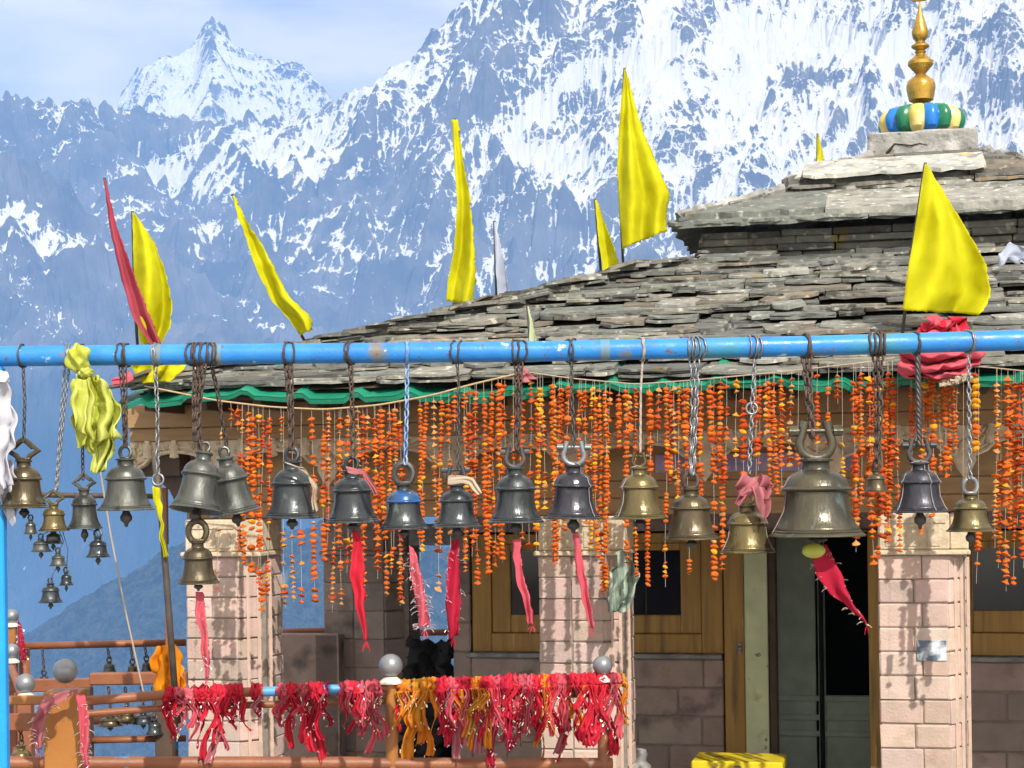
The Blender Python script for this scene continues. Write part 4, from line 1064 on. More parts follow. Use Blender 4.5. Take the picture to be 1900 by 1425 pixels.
bell(1187, 866, 963, 104, 'brass', 'olive brass bell tied with white string, right of the middle pillar', crown='shackle', crown_px=26, clap=20, threads=(-2.6,))
bell(1283, 905, 1001, 106, 'bronze', 'dark bronze bell on a bright steel chain', crown='loop', crown_px=30, clap=18, cmat=M_RUST)
bell(1387, 936, 1025, 104, 'brass', 'polished brass bell with a pink scarf bunched on top', crown='loop', crown_px=26, clap=0, threads=(-2.9, -0.2))
bell(1516, 850, 995, 180, 'big', 'biggest bell of all, olive bronze with a great U shackle', Y=7.9, crown='shackle', crown_px=66, clap=14, threads=(-3.0,))
bell(1626, 873, 913, 48, 'bronze', 'tiny bronze bell on a thick rusty chain', crown='loop', crown_px=16, clap=0)
bell(1707, 858, 951, 106, 'plum', 'blue grey bell hung by a twisted dark rope', crown='shackle', crown_px=42, clap=30, cmat=M_DARKIRON, threads=(-2.75, -0.4, -1.2))
bell(1801, 915, 986, 90, 'brass', 'brown brass bell wrapped in wire, rightmost on the pipe', crown='loop', crown_px=30, clap=26, cmat=M_STEEL)
sh = MB(); cc = at(750, 982, PY); rr_ = 94 / 2 * PY / FPX; hh_ = 85 * PY / FPX / 2.155
sh.lathe([(a * rr_ * 1.01, z * hh_) for a, z in PROF_OUT[17:29]], 40); sh.obj('painted_shoulder', mat('shiny_blue_shoulder', (0.02, 0.10, 0.30), 0.25, 0.3, var=(0.07, 0.09, 0.12), scale=9, spots=[((0.5, 0.6, 0.75), 16, 0.66, 0.70)]), bl, smooth=True)
small = [(57, 965, 991, 28, 'grey'), (76, 1000, 1024, 42, 'grey'), (99, 986, 1009, 40, 'grey'), (108, 1026, 1050, 35, 'grey'), (123, 1062, 1086, 28, 'slate'), (94, 1082, 1118, 46, 'slate')]
names = ['tiny bell beside the brown bell, topmost of the loose cluster', 'little squat bell second down in the loose cluster', 'little bell tucked close under the small olive brass bell',
         'little bell on the wire loop in the middle of the cluster', 'tiny bell hanging right of the lowest one in the cluster', 'lowest bell of the loose cluster, flared dark lip']
for (x, a, c, w_, k), nm in zip(small, names): bell(x, a, c, w_, k, nm, Y=7.96 + 0.01 * (x % 5), crown='loop', crown_px=10, clap=12)

PYm = PY - 0.02
chain(43, [(46, 745, PYm), (44, 820, PYm)], 'thin dark hooked chain nearest the blue upright', M_DARKIRON, 0.026, 0.0035, 0.007, 1)
chain(125, [(117, 760, PYm), (104, 915, 7.96)], 'bright thin double chain passing behind the yellow cloth', M_STEEL, 0.022, 0.003, 0.006, 2, strands=2)
chain(150, [(152, 760, PYm), (154, 890, PYm)], 'thin chain hidden by the yellow cloth on the pipe', M_RUST, 0.024, 0.0032, 0.007, 1)
chain(228, [(231, 740, PYm), (233, 830, PYm)], 'rusty double chain right beside the yellow cloth', M_RUST, 0.028, 0.004, 0.009, 3, 0.05, strands=2)
chain(288, [(292, 760, PYm), (292, 842, PYm), (293, 880, PYm)], 'chain with an empty ring at its end, left of the corner pillar', M_STEEL, 0.034, 0.0042, 0.010, 2, 0.025, ringat=(293, 890, PYm))
chain(372, [(366, 740, PYm), (363, 818, 7.97)], 'big tangle of rusty chain over the corner pillar', M_RUST, 0.032, 0.0055, 0.011, 6, 0.085, strands=3)
chain(392, [(402, 720, 8.08), (421, 828, 8.19)], 'rusty chain slanting right out of the tangle', M_RUST, 0.030, 0.0045, 0.009, 3, 0.04)
chain(369, [(371, 905, 8.0), (369, 970, 7.97)], 'short rusty chain dropping through the tilted bell', M_RUST, 0.03, 0.005, 0.010, 1)
chain(535, [(539, 740, PYm), (541, 835, PYm)], 'rusty double chain above the bell with cream cloth', M_RUST, 0.032, 0.005, 0.010, 3, 0.04, strands=2)
chain(650, [(653, 740, PYm), (655, 850, PYm)], 'brown chain with big top links above the bell with the pink strip', M_RUST, 0.034, 0.005, 0.011, 3, 0.035)
chain(755, [(755, 745, PYm), (752, 862, PYm)], 'blue smeared chain above the blue shouldered bell', M_BLUEWIRE, 0.034, 0.0045, 0.010, 2, 0.03)
chain(848, [(851, 720, PYm), (849, 868, PYm)], 'thin dark wire chain above the bell with the pink rag', M_DARKIRON, 0.026, 0.0035, 0.007, 2, 0.07)
chain(962, [(962, 735, PYm), (959, 836, PYm)], 'rusty chain under a blue coil above the slate bell on a shackle', M_RUST, 0.032, 0.005, 0.010, 4, 0.05, strands=2)
chain(1060, [(1061, 730, PYm), (1065, 826, PYm)], 'thin chain hanging to the silver clevis', M_DARKIRON, 0.028, 0.004, 0.008, 2, 0.05)
chain(1192, [(1189, 720, PYm), (1188, 845, PYm)], 'white string knotted round a brown loop above the olive brass bell', mat('pale_string', (0.46, 0.40, 0.34), 0.9, var=(0.34, 0.27, 0.2), scale=40), 0.03, 0.004, 0.006, 2, 0.03, name='hanging_string', cat='string', rope=True, rr=0.0032)
chain(1288, [(1289, 740, PYm), (1284, 882, PYm)], 'bright steel chain with long links, doubled at the top', M_STEEL, 0.042, 0.0052, 0.012, 5, 0.06, strands=2)
chain(1400, [(1396, 745, PYm), (1390, 880, PYm)], 'pale steel chain above the pink scarf', M_STEEL, 0.030, 0.0045, 0.010, 4, 0.05, ringat=(1395, 758, PYm))
chain(1496, [(1500, 730, 7.92), (1508, 812, 7.9)], 'thick dark chain carrying the biggest bell', M_RUST, 0.036, 0.0065, 0.012, 3, 0.03, strands=2)
chain(1628, [(1630, 760, PYm), (1627, 868, PYm)], 'thick rusty chain bundle above the tiny bronze bell', M_RUST, 0.034, 0.006, 0.012, 5, 0.07, strands=2)
chain(1702, [(1705, 750, PYm), (1706, 830, PYm)], 'twisted dark rope knotted to the pipe under the pink bundle', M_DARKIRON, n=2, wd=0.035, name='hanging_rope', cat='rope', rope=True)
chain(1797, [(1798, 740, PYm), (1800, 888, PYm)], 'thin silver chain right of the pink bundle', M_STEEL, 0.028, 0.0042, 0.009, 2, 0.02)

# thin wires that hold the loose cluster of small bells
def wire(pts, lab):
    b = at(*pts[0]); m = MB(); m.tube([at(*p) - b for p in pts], 0.0018, 5)
    tag(m.obj('hanging_wire', M_DARKIRON, None, b, smooth=True), lab, 'wire', 'wires of the small bell cluster')
wire([(48, 945, 7.98), (52, 955, 7.97), (57, 962, 7.97)], 'short wire from the brown bell to the tiny bell beside it')
wire([(92, 985, 7.97), (82, 990, 7.97), (76, 998, 7.97)], 'wire down to the little squat bell of the cluster')
wire([(103, 975, 7.99), (100, 984, 7.99)], 'wire stub above the bell tucked under the olive one')
wire([(110, 985, 7.99), (118, 1005, 7.98), (108, 1024, 7.98)], 'looped wire to the bell in the middle of the cluster')
wire([(116, 985, 7.99), (126, 1020, 7.98), (123, 1060, 7.98)], 'longer wire to the tiny bell at the right of the cluster')
wire([(106, 1050, 7.97), (98, 1066, 7.97), (94, 1080, 7.97)], 'wire carrying the lowest bell of the cluster')
wire([(163, 982, 7.98), (178, 985, 7.98), (182, 995, 7.98)], 'wire holding the single small dark bell')

# ================================================================== CLOTH: flags, ribbons, bundles
def cloth(name, a, b, rough=0.75, trans=0.3, **k): return mat(name, a, rough, var=b, scale=5, bump=0.12, bscale=120, spec=0.2, trans=trans, rvar=0.05, **k)
M_YEL = cloth('yellow_cloth', (0.76, 0.74, 0.02), (0.64, 0.60, 0.006), trans=0.42)
M_YELP = cloth('pale_yellow_green_cloth', (0.70, 0.74, 0.22), (0.50, 0.53, 0.03), 0.45)
M_ROSE = cloth('rose_cloth', (0.50, 0.09, 0.13), (0.40, 0.06, 0.09))
M_RED = cloth('red_cloth', (0.72, 0.03, 0.06), (0.55, 0.02, 0.045))
M_CRIM = cloth('crimson_cloth', (0.42, 0.012, 0.04), (0.55, 0.02, 0.06))
M_PINK = cloth('pink_cloth', (0.72, 0.15, 0.19), (0.60, 0.08, 0.12))
M_DPINK = cloth('dusty_pink_cloth', (0.55, 0.20, 0.22), (0.45, 0.14, 0.16))
M_ORG = cloth('orange_gold_cloth', (0.80, 0.22, 0.02), (0.65, 0.30, 0.03))
M_SAFF = cloth('saffron_cloth', (0.85, 0.34, 0.01), (0.75, 0.26, 0.01))
M_WHITE = cloth('white_cloth', (0.74, 0.74, 0.78), (0.62, 0.62, 0.68))
M_CREAMC = cloth('cream_cloth', (0.58, 0.48, 0.36), (0.48, 0.38, 0.28))
M_MINT = cloth('mint_striped_cloth', (0.66, 0.74, 0.64), (0.16, 0.24, 0.17), stretch=(9, 1, 0.5))
M_PALE = cloth('pale_blue_cloth', (0.55, 0.60, 0.72), (0.45, 0.5, 0.62))
M_PGRN = cloth('pale_green_cloth', (0.56, 0.66, 0.42), (0.50, 0.6, 0.36))
M_TINSEL = mat('gold_tinsel', (0.80, 0.62, 0.30), 0.28, 0.8, var=(0.85, 0.82, 0.78), scale=40)
M_SILV = mat('silver_tinsel', (0.80, 0.76, 0.78), 0.25, 0.8, var=(0.85, 0.6, 0.66), scale=40)
M_POLE = mat('dark_pole', (0.05, 0.042, 0.038), 0.6, var=(0.09, 0.07, 0.05), scale=12)
M_ROPE = mat('jute_rope', (0.48, 0.36, 0.20), 0.9, var=(0.36, 0.26, 0.14), scale=60)

def smooth_line(pts, n):
    """Points along a pixel polyline, evenly spaced and rounded off."""
    P = np.array(pts, float); d = np.r_[0, np.cumsum(np.hypot(*np.diff(P, axis=0).T))]; d /= d[-1]
    t = np.linspace(0, 1, n); out = np.stack([np.interp(t, d, P[:, 0]), np.interp(t, d, P[:, 1])], -1)
    for _ in range(3): out[1:-1] = out[1:-1] * 0.5 + (out[:-2] + out[2:]) * 0.25
    return out
def cloth_sheet(L, Rr, Y, seed, nu=18, nv=46, amp=0.05, folds=2.2, crumple=0.012, slant=0.0, base=None, edge=0.0, hf=0.0, crisp=0.8):
    """A piece of cloth between two pixel edges at distance Y, rippled in depth."""
    rg = random.Random(seed); l = smooth_line(L, nv); r = smooth_line(Rr, nv); rows = []
    ph = rg.uniform(0, 6); 
    for i in range(nv):
        t = i / (nv - 1); row = []
        for j in range(nu):
            s = j / (nu - 1)
            px = l[i][0] * (1 - s) + r[i][0] * s; py = l[i][1] * (1 - s) + r[i][1] * s
            w = abs(r[i][0] - l[i][0]) * Y / FPX
            a = min(amp, w * 0.45)
            sn = math.sin(folds * PI * (s * 0.8 + 0.25 * t) + ph); dY = 1.25 * a * (1 - 1.9 * abs(sn) ** crisp) * (0.3 + 0.7 * t) * (0.15 + s) + 0.5 * a * math.sin(folds * 3.7 * s + 5 * t + ph * 2)
            if hf: dY = a * (1 - 1.9 * abs(math.sin(hf * PI * (t + 0.9 * (s - 0.5) ** 2 + 0.07 * math.sin(7 * s + ph)))) ** 0.8) * (0.4 + math.sin(PI * s)) + 0.3 * a * math.sin(4 * s + ph)
            e = edge * (rg.uniform(-1, 1) if j == nu - 1 or i == nv - 1 else 0)
            p = at(px + e, py + e * 0.6, Y + dY + slant * s)
            nn = Vector((mnoise.noise(p * 14 + Vector((seed, 0, 0))), mnoise.noise(p * 11 + Vector((0, seed, 0))), mnoise.noise(p * 14 + Vector((0, 0, seed))))) * crumple
            row.append(p + nn - (base or Vector((0, 0, 0))))
        rows.append(row)
    m = MB(); m.sheet(rows); return m
def flag(name, label, L, Rr, Y, mt, pole=None, group='flags on the temple roof', **k):
    b = at(*(pole[-1] if pole else L[-1]), Y)
    o = thing(name, label, 'flag', b, 0, group)
    k.setdefault('crumple', 0.005); k['crumple'] = min(k['crumple'], 0.014)
    c = cloth_sheet(L, Rr, Y, len(label) * 7 + int(L[0][0]), base=b, nu=30, nv=60, crisp=1.25, edge=2.2, **k).obj('flag_cloth', mt, o, smooth=True); thick(c, 0.002)
    if pole:
        m = MB(); m.tube([at(x, y, Y + 0.12) - b for x, y in pole], 0.011, 8); m.obj('pole', M_POLE, o, smooth=True)
    return o
flag('flag', 'long narrow rose coloured flag leaning at the roof corner', [(193, 333), (203, 420), (222, 505), (246, 590), (282, 642)], [(196, 333), (216, 420), (246, 500), (272, 570), (300, 642)], 12.05, M_ROSE, [(194, 330), (228, 520), (290, 650)], folds=1.6, amp=0.03)
flag('flag', 'pale lit yellow flag bulging beside the rose one at the roof corner', [(246, 394), (247, 470), (249, 540), (253, 590), (262, 640)], [(250, 396), (286, 450), (309, 510), (320, 565), (315, 610), (298, 642)], 12.15, M_YEL, [(246, 392), (250, 560), (258, 690)], folds=1.3, amp=0.10)
flag('flag', 'yellow flag rolled up tight and leaning right, crumpled at its foot', [(430, 362), (452, 430), (478, 505), (506, 560), (545, 604), (556, 620)], [(433, 362), (470, 428), (512, 500), (536, 552), (578, 588), (580, 612)], 12.7, M_YEL, [(431, 360), (490, 500), (566, 634)], folds=1.3, amp=0.05, crumple=0.03)
flag('flag', 'tall narrow yellow flag hanging straight beside the roof slope', [(838, 222), (843, 300), (848, 380), (842, 470), (831, 520), (828, 558)], [(850, 222), (858, 290), (871, 360), (880, 450), (883, 520), (876, 566)], 13.5, M_YEL, [(844, 220), (860, 400), (866, 580)], folds=1.3, amp=0.14)
flag('flag', 'thin pale blue flag on the far side of the roof', [(917, 412), (919, 470), (923, 556)], [(919, 412), (933, 475), (947, 556)], 14.6, M_PALE, [(917, 410), (922, 575)], folds=0.8)
flag('flag', 'small yellow flag just left of the big yellow one on the slope', [(1104, 372), (1110, 440), (1119, 508)], [(1107, 372), (1129, 430), (1152, 497)], 14.5, M_YEL, [(1104, 370), (1116, 520)], folds=0.9)
flag('flag', 'big yellow flag high on the left slope, curled at its lower edge', [(1159, 128), (1149, 230), (1145, 310), (1149, 400), (1155, 462)], [(1161, 128), (1190, 235), (1222, 312), (1242, 356), (1236, 405), (1239, 428)], 14.3, M_YEL, [(1159, 126), (1147, 310), (1157, 505)], folds=2.2, amp=0.11)
flag('flag', 'tiny yellow flag beside the top tier, farthest away', [(1517, 250), (1515, 326)], [(1519, 250), (1535, 324)], 16.5, M_YEL, [(1517, 248), (1516, 345)], folds=0.8)
flag('flag', 'broad yellow flag in front of the slates below the gold finial', [(1716, 304), (1705, 380), (1690, 470), (1680, 530), (1674, 575)], [(1720, 304), (1766, 380), (1802, 440), (1829, 490), (1840, 548), (1818, 584)], 11.3, M_YEL, [(1717, 302), (1690, 480), (1671, 650)], folds=1.7, amp=0.13, slant=0.2)
flag('flag', 'short pale green strip of a flag low on the front slope', [(979, 568), (984, 600), (981, 640)], [(981, 568), (989, 600), (995, 640)], 11.75, M_PGRN, [(979, 566), (986, 664)], folds=0.7)

def drape(name, label, cat, L, Rr, Y, mt, group=None, th=0.002, **k):
    b = at(L[0][0], L[0][1], Y)
    o = cloth_sheet(L, Rr, Y, int(L[0][0] * 3 + L[-1][1]), base=b, **k).obj(name, mt, None, b, smooth=True); thick(o, th)
    return tag(o, label, cat, group)
drape('yellow_drape', 'yellow cloth draped over the roof corner under the pipe', 'cloth', [(252, 640), (246, 680), (262, 712)], [(312, 640), (352, 676), (320, 704)], 11.8, M_YEL, crumple=0.03, amp=0.08)
drape('rose_rag', 'small rose rag end at the roof corner', 'cloth', [(240, 688), (222, 700), (208, 706)], [(246, 700), (230, 714), (212, 716)], 11.75, M_PINK, crumple=0.02)
drape('pale_bundle', 'lavender white cloth lying on the slates at the far right', 'cloth', [(1848, 486), (1872, 458), (1905, 450)], [(1850, 490), (1880, 489), (1915, 492)], 12.9, M_PALE, crumple=0.06, amp=0.12)

def bundle(name, label, cat, parts, mt, group=None):
    """A knotted bundle: folded sheets and gathered skirts, each (left edge, right edge, Y, amp, crumple)."""
    b = at(parts[0][0][0][0], parts[0][0][0][1], parts[0][2])
    o = thing(name, label, cat, b, 0, group)
    for i, (L, Rr, Y, amp, cru, fo, pn, pm) in enumerate(parts):
        c = cloth_sheet(L, Rr, Y, i * 13 + int(L[0][0]), base=b, amp=amp, crumple=cru, folds=abs(fo), nu=34, nv=40, hf=-fo if fo < 0 else 0).obj(pn, pm or mt, o, smooth=True); thick(c, 0.003)
    return o
# yellow-green cloth knotted over the pipe
o = bundle('knotted_cloth', 'pale yellow green cloth knotted over the pipe, hanging in folds', 'cloth',
       [([(140, 700), (134, 760), (140, 830)], [(190, 700), (222, 760), (222, 812)], 7.9, 0.06, 0.03, 4.2, 'skirt', None),
        ([(148, 700), (158, 790), (170, 874)], [(186, 700), (214, 800), (196, 872)], 7.93, 0.05, 0.03, 3.4, 'tail', None),
        ([(136, 700), (128, 740), (140, 790)], [(160, 700), (176, 740), (178, 826)], 7.86, 0.05, 0.025, 2.6, 'fold', None)], M_YELP)
b0 = Vector(o.location); m = MB(); rg = random.Random(5)
for (px, py, sx, sz) in ((146, 664, 25, 31), (161, 692, 14, 13)):
    c = at(px, py, 7.95 if py < 680 else 7.9) - b0; s_ = 8 / FPX
    mm = MB(); mm.sphere((0, 0, 0), 1, 44, 30)
    vs = []
    for v in mm.v:
        v = Vector(v); an_ = math.atan2(v.y, v.x) + 0.9 * v.z; k = 0.80 + 0.20 * (1 - 1.8 * abs(math.sin(2.5 * an_ + px))) * (1 - 0.5 * abs(v.z)) + 0.25 * mnoise.noise(v * 1.6 + Vector((px, 0, 0)))
        vs.append(c + Vector((v.x * sx * s_ * k, v.y * 0.075 * k, v.z * sz * s_ * k)))
    m.add(vs, mm.f)
m.obj('knot', M_YELP, o, smooth=True)
# white cloth by the left upright
bundle('white_cloth', 'white cloth hanging in tatters beside the blue upright', 'cloth',
       [([(-40, 690), (-45, 760), (-40, 850), (-30, 930)], [(6, 690), (32, 780), (18, 850), (26, 900)], 7.9, 0.06, 0.03, 2.5, 'panel', None),
        ([(-30, 686), (-25, 700)], [(13, 688), (15, 712)], 7.86, 0.02, 0.02, 2, 'fold', None),
        ([(-20, 880), (0, 930), (28, 976)], [(20, 850), (36, 900), (36, 950)], 7.95, 0.04, 0.02, 2, 'tail', None)], M_WHITE)
# pink bundle on the eave
o = bundle('pink_bundle', 'crumpled pink red cloth bundle tied at the eave, tinsel along its hem', 'cloth',
       [([(1668, 640), (1664, 690), (1680, 700)], [(1835, 650), (1800, 690), (1790, 704)], 10.55, 0.10, 0.03, -2.2, 'lower_fold', M_PINK),
        ([(1700, 655), (1710, 690), (1750, 712)], [(1795, 650), (1797, 690), (1790, 706)], 10.42, 0.10, 0.025, -3.2, 'skirt', M_PINK),
        ([(1705, 600), (1700, 625), (1690, 650)], [(1780, 588), (1800, 615), (1815, 650)], 10.7, 0.14, 0.05, -2.6, 'top_fold', M_RED),
        ([(1720, 590), (1722, 612), (1716, 640)], [(1760, 590), (1785, 612), (1790, 640)], 10.6, 0.10, 0.05, -1.8, 'knot', M_PINK)], M_PINK)
b0 = Vector(o.location); m = MB()
for i in range(70):
    f = i / 69; p = at(1748 + 50 * f + rg.uniform(-4, 4), 711 - 12 * f + rg.uniform(-7, 5), 10.38 + rg.uniform(-0.03, 0.05)) - b0
    m.box((p.x - 0.012, p.y - 0.004, p.z - 0.008), (p.x + 0.012, p.y + 0.004, p.z + 0.008), 0, 0, None, 0.008, rg)
m.obj('tinsel_fringe', M_CREAMC, o)
bundle('pink_scarf', 'pink scarf bunched on top of the polished brass bell', 'scarf',
       [([(1368, 885), (1362, 905), (1366, 922)], [(1425, 880), (1432, 905), (1428, 930)], 7.88, 0.06, 0.03, 3, 'knot', None),
        ([(1395, 905), (1402, 930), (1412, 958)], [(1416, 905), (1428, 930), (1420, 962)], 7.84, 0.02, 0.015, 1.5, 'tail', None),
        ([(1375, 905), (1368, 920), (1362, 936)], [(1392, 900), (1386, 920), (1372, 940)], 7.86, 0.02, 0.015, 1.5, 'tail', None)], M_DPINK)
drape('cream_rag', 'cream rag tied round the neck of the dark bell, trailing right', 'cloth', [(528, 858), (560, 866), (584, 900), (592, 948)], [(552, 868), (572, 884), (580, 920), (582, 944)], 7.86, M_CREAMC, crumple=0.02)
drape('pink_rag', 'faded pink strip lying over the shoulder of the dark bell', 'cloth', [(640, 868), (672, 868), (694, 896), (702, 918)], [(644, 878), (670, 880), (686, 902), (694, 920)], 7.84, M_DPINK, crumple=0.015)
drape('pale_rag', 'pale rag bound round the neck of the bell by the blue shouldered one', 'cloth', [(832, 882), (852, 878), (880, 890), (894, 914)], [(830, 898), (850, 900), (872, 904), (886, 922)], 7.86, M_CREAMC, crumple=0.02)
drape('mint_bag', 'pale green and white striped bag tied to the middle pillar', 'bag', [(1146, 1022), (1136, 1060), (1126, 1110), (1124, 1132)], [(1160, 1022), (1184, 1060), (1176, 1110), (1162, 1134)], 11.68, M_MINT, crumple=0.03, amp=0.10, folds=3)
drape('saffron_cloth', 'saffron orange cloth thrown over the railing left of the corner pillar', 'cloth', [(290, 1202), (284, 1240), (292, 1284)], [(322, 1198), (340, 1232), (340, 1286)], 10.4, M_SAFF, crumple=0.04, amp=0.08, folds=2.5)
drape('yellow_pennant', 'yellow strip twisted round the dark pole left of the corner pillar', 'cloth', [(284, 902), (290, 940), (296, 990), (304, 1034)], [(298, 908), (302, 945), (306, 990), (312, 1030)], 10.15, M_YEL, crumple=0.02)

def ribbon(label, L, Rr, mt, Y=7.98, tins=None, fringe=0, knot=None, cat='ribbon'):
    b = at(L[0][0], L[0][1], Y); o = thing('cloth_ribbon', label, cat, b, 0, 'ribbons hanging from the bells')
    c = cloth_sheet(L, Rr, Y, int(L[0][0]), base=b, amp=0.02, crumple=0.012, folds=1.4, nu=9, nv=40, edge=1.5).obj('strip', mt, o, smooth=True); thick(c, 0.0015)
    rg = random.Random(int(L[0][0])); m = MB()
    if fringe:
        ll, rl = smooth_line(L, 60), smooth_line(Rr, 60)
        for i in range(fringe):
            q = rg.randrange(6, 60); p = at(*(ll if rg.random() < 0.5 else rl)[q], Y - 0.005) - b
            d_ = Vector((rg.uniform(-0.03, 0.03), rg.uniform(-0.02, 0.01), rg.uniform(-0.015, 0.01)))
            m.tube([p, p + d_ * 0.6, p + d_ + Vector((0, 0, -0.006))], 0.0014, 4)
        m.obj('tinsel_fringe', tins or M_TINSEL, o)
    m = MB(); e0 = at((L[-1][0] + Rr[-1][0]) / 2, (L[-1][1] + Rr[-1][1]) / 2, Y) - b
    for i in range(7): m.tube([e0, e0 + Vector((rg.uniform(-0.02, 0.02), 0, -rg.uniform(0.02, 0.05)))], 0.0014, 4)
    m.obj('frayed_fringe', mt, o)
    if knot:
        m = MB(); m.sphere(at(knot[0], knot[1], Y - 0.02) - b, knot[2] * Y / FPX, 14, 10, 0, (1.1, 0.8, 0.7)); m.obj('knot', knot[3], o, smooth=True)
    return o
ribbon('twisted pink red strip hanging beside the corner pillar', [(364, 1100), (360, 1130), (372, 1180), (376, 1215), (380, 1258)], [(378, 1100), (380, 1125), (386, 1180), (390, 1220), (386, 1258)], M_PINK, 7.97, M_SILV, 30)
ribbon('broad bright red ribbon with a frayed end, on the third dark bell', [(655, 986), (650, 1060), (656, 1110), (668, 1155), (676, 1190)], [(668, 986), (674, 1040), (676, 1100), (676, 1150), (684, 1190)], M_RED)
ribbon('pink ribbon spiked with silver tinsel under the blue shouldered bell', [(757, 1012), (760, 1060), (772, 1120), (778, 1165)], [(766, 1018), (780, 1060), (794, 1120), (798, 1165)], M_PINK, 7.98, M_SILV, 90)
ribbon('dark red gauzy ribbon under the bell with the pink rag', [(836, 1005), (830, 1060), (826, 1120), (832, 1186)], [(850, 1000), (854, 1050), (856, 1110), (852, 1180)], M_CRIM, 8.0, M_SILV, 30)
ribbon('narrow pink ribbon slanting down right across the window', [(950, 1002), (954, 1050), (968, 1110), (982, 1160)], [(964, 1002), (968, 1050), (982, 1110), (992, 1160)], M_PINK)
ribbon('narrow rose ribbon slanting across the middle pillar', [(1062, 988), (1068, 1040), (1082, 1110), (1094, 1165)], [(1070, 988), (1082, 1040), (1094, 1110), (1102, 1165)], M_PINK)
ribbon('wide crimson streamer tapering right, green knot, under the biggest bell', [(1500, 1020), (1516, 1065), (1545, 1105), (1580, 1135), (1608, 1160)], [(1534, 1010), (1560, 1060), (1574, 1100), (1590, 1130), (1610, 1158)], M_CRIM, 7.88, M_TINSEL, 34, (1510, 1022, 20, M_YELP))

# ================================================================== MARIGOLD GARLANDS under the eave
GV = -0.86
def gp(px, py, v=GV): return on_v(px, py, v)
ROPES = [([(268, 716), (400, 743), (500, 755), (600, 760), (700, 752), (800, 734), (880, 712), (975, 690)], 'jute rope sagging from the roof corner to the pink knot'),
         ([(975, 690), (1060, 702), (1180, 713), (1290, 705), (1450, 690), (1600, 673), (1660, 664)], 'thin pale rope from the pink knot to the pink bundle'),
         ([(1790, 679), (1840, 682), (1905, 689), (2000, 688), (2100, 676)], 'thin white rope running right from the pink bundle')]
for pts, lab in ROPES:
    sl_ = smooth_line(pts, 70); m = MB(); b = gp(*pts[0])
    m.tube([gp(x, y) - b for x, y in sl_], 0.007 if 'jute' in lab else 0.0045, 6)
    tag(m.obj('garland_rope', M_ROPE if 'jute' in lab else M_CREAMC, None, b, smooth=True), lab, 'rope', 'ropes under the eave')
b = gp(975, 690); o = thing('pink_knot', 'pink rag knotted where the two garland ropes meet', 'cloth', b)
m = MB(); m.sphere((0, -0.02, 0), 0.024, 14, 10, 0, (1.0, 0.8, 0.9)); m.obj('knot', M_DPINK, o, smooth=True)
for i, (dx, dz) in enumerate(((-0.05, -0.05), (0.05, -0.05), (0.0, -0.07))):
    m = MB(); m.sheet([[Vector((dx * t + (s - 0.5) * 0.04 * (0.5 + t), -0.03 - 0.01 * math.sin(5 * t + i), dz * t)) for s in (0, 0.33, 0.66, 1)] for t in np.linspace(0, 1, 8)])
    thick(m.obj('tail', M_DPINK, o, smooth=True), 0.002)
def rope_y(px):
    for pts, _ in ROPES:
        if pts[0][0] <= px <= pts[-1][0]: return float(np.interp(px, [p[0] for p in pts], [p[1] for p in pts]))
    return 672.0
FL = []
def flower_mesh(kind, seed):
    rg = random.Random(seed); m = MB()
    if kind == 0:   prof = [(0, 0.62), (0.16, 0.50), (0.34, 0.24), (0.70, -0.05), (1.0, -0.30), (0.88, -0.42), (0.4, -0.34), (0, -0.28)]     # hanging head, skirt of petals
    elif kind == 1: prof = [(0, 0.58), (0.5, 0.52), (0.88, 0.26), (1.0, -0.05), (0.86, -0.36), (0.45, -0.55), (0, -0.58)]                  # full round head
    else:           prof = [(0, 0.5), (0.2, 0.42), (0.6, 0.22), (1.05, 0.05), (0.95, -0.12), (0.5, -0.22), (0.2, -0.42), (0, -0.45)]         # open flat head
    ph = rg.uniform(0, 6); wob = [rg.uniform(0.82, 1.15) for _ in range(11)]
    m.lathe(prof, 11, None, 0, lambda a, j: (wob[int(round(a / (2 * PI) * 11)) % 11] if 0 < j < 7 else 1) * (1 + 0.10 * math.sin(j * 2 + a * 3 + ph)))
    return m
def pet(name, a, b): return mat(name, a, 0.75, var=b, scale=70, rnd=0.22, trans=0.2, spec=0.2)
PETS = [pet('marigold_orange', (0.66, 0.155, 0.018), (0.55, 0.105, 0.014)), pet('marigold_deep_orange', (0.56, 0.085, 0.016), (0.43, 0.06, 0.012)), pet('marigold_yellow', (0.82, 0.42, 0.02), (0.75, 0.30, 0.02)), pet('marigold_dried', (0.60, 0.30, 0.10), (0.50, 0.22, 0.07))]
M_THREAD = mat('thread', (0.50, 0.44, 0.36), 0.9)
FLM = {}
for k in range(3):
    for v in range(3):
        for c in range(4): 
            FLM[(k, v, c)] = flower_mesh(k, 50 + k * 7 + v).mesh('marigold', PETS[c], smooth=False)
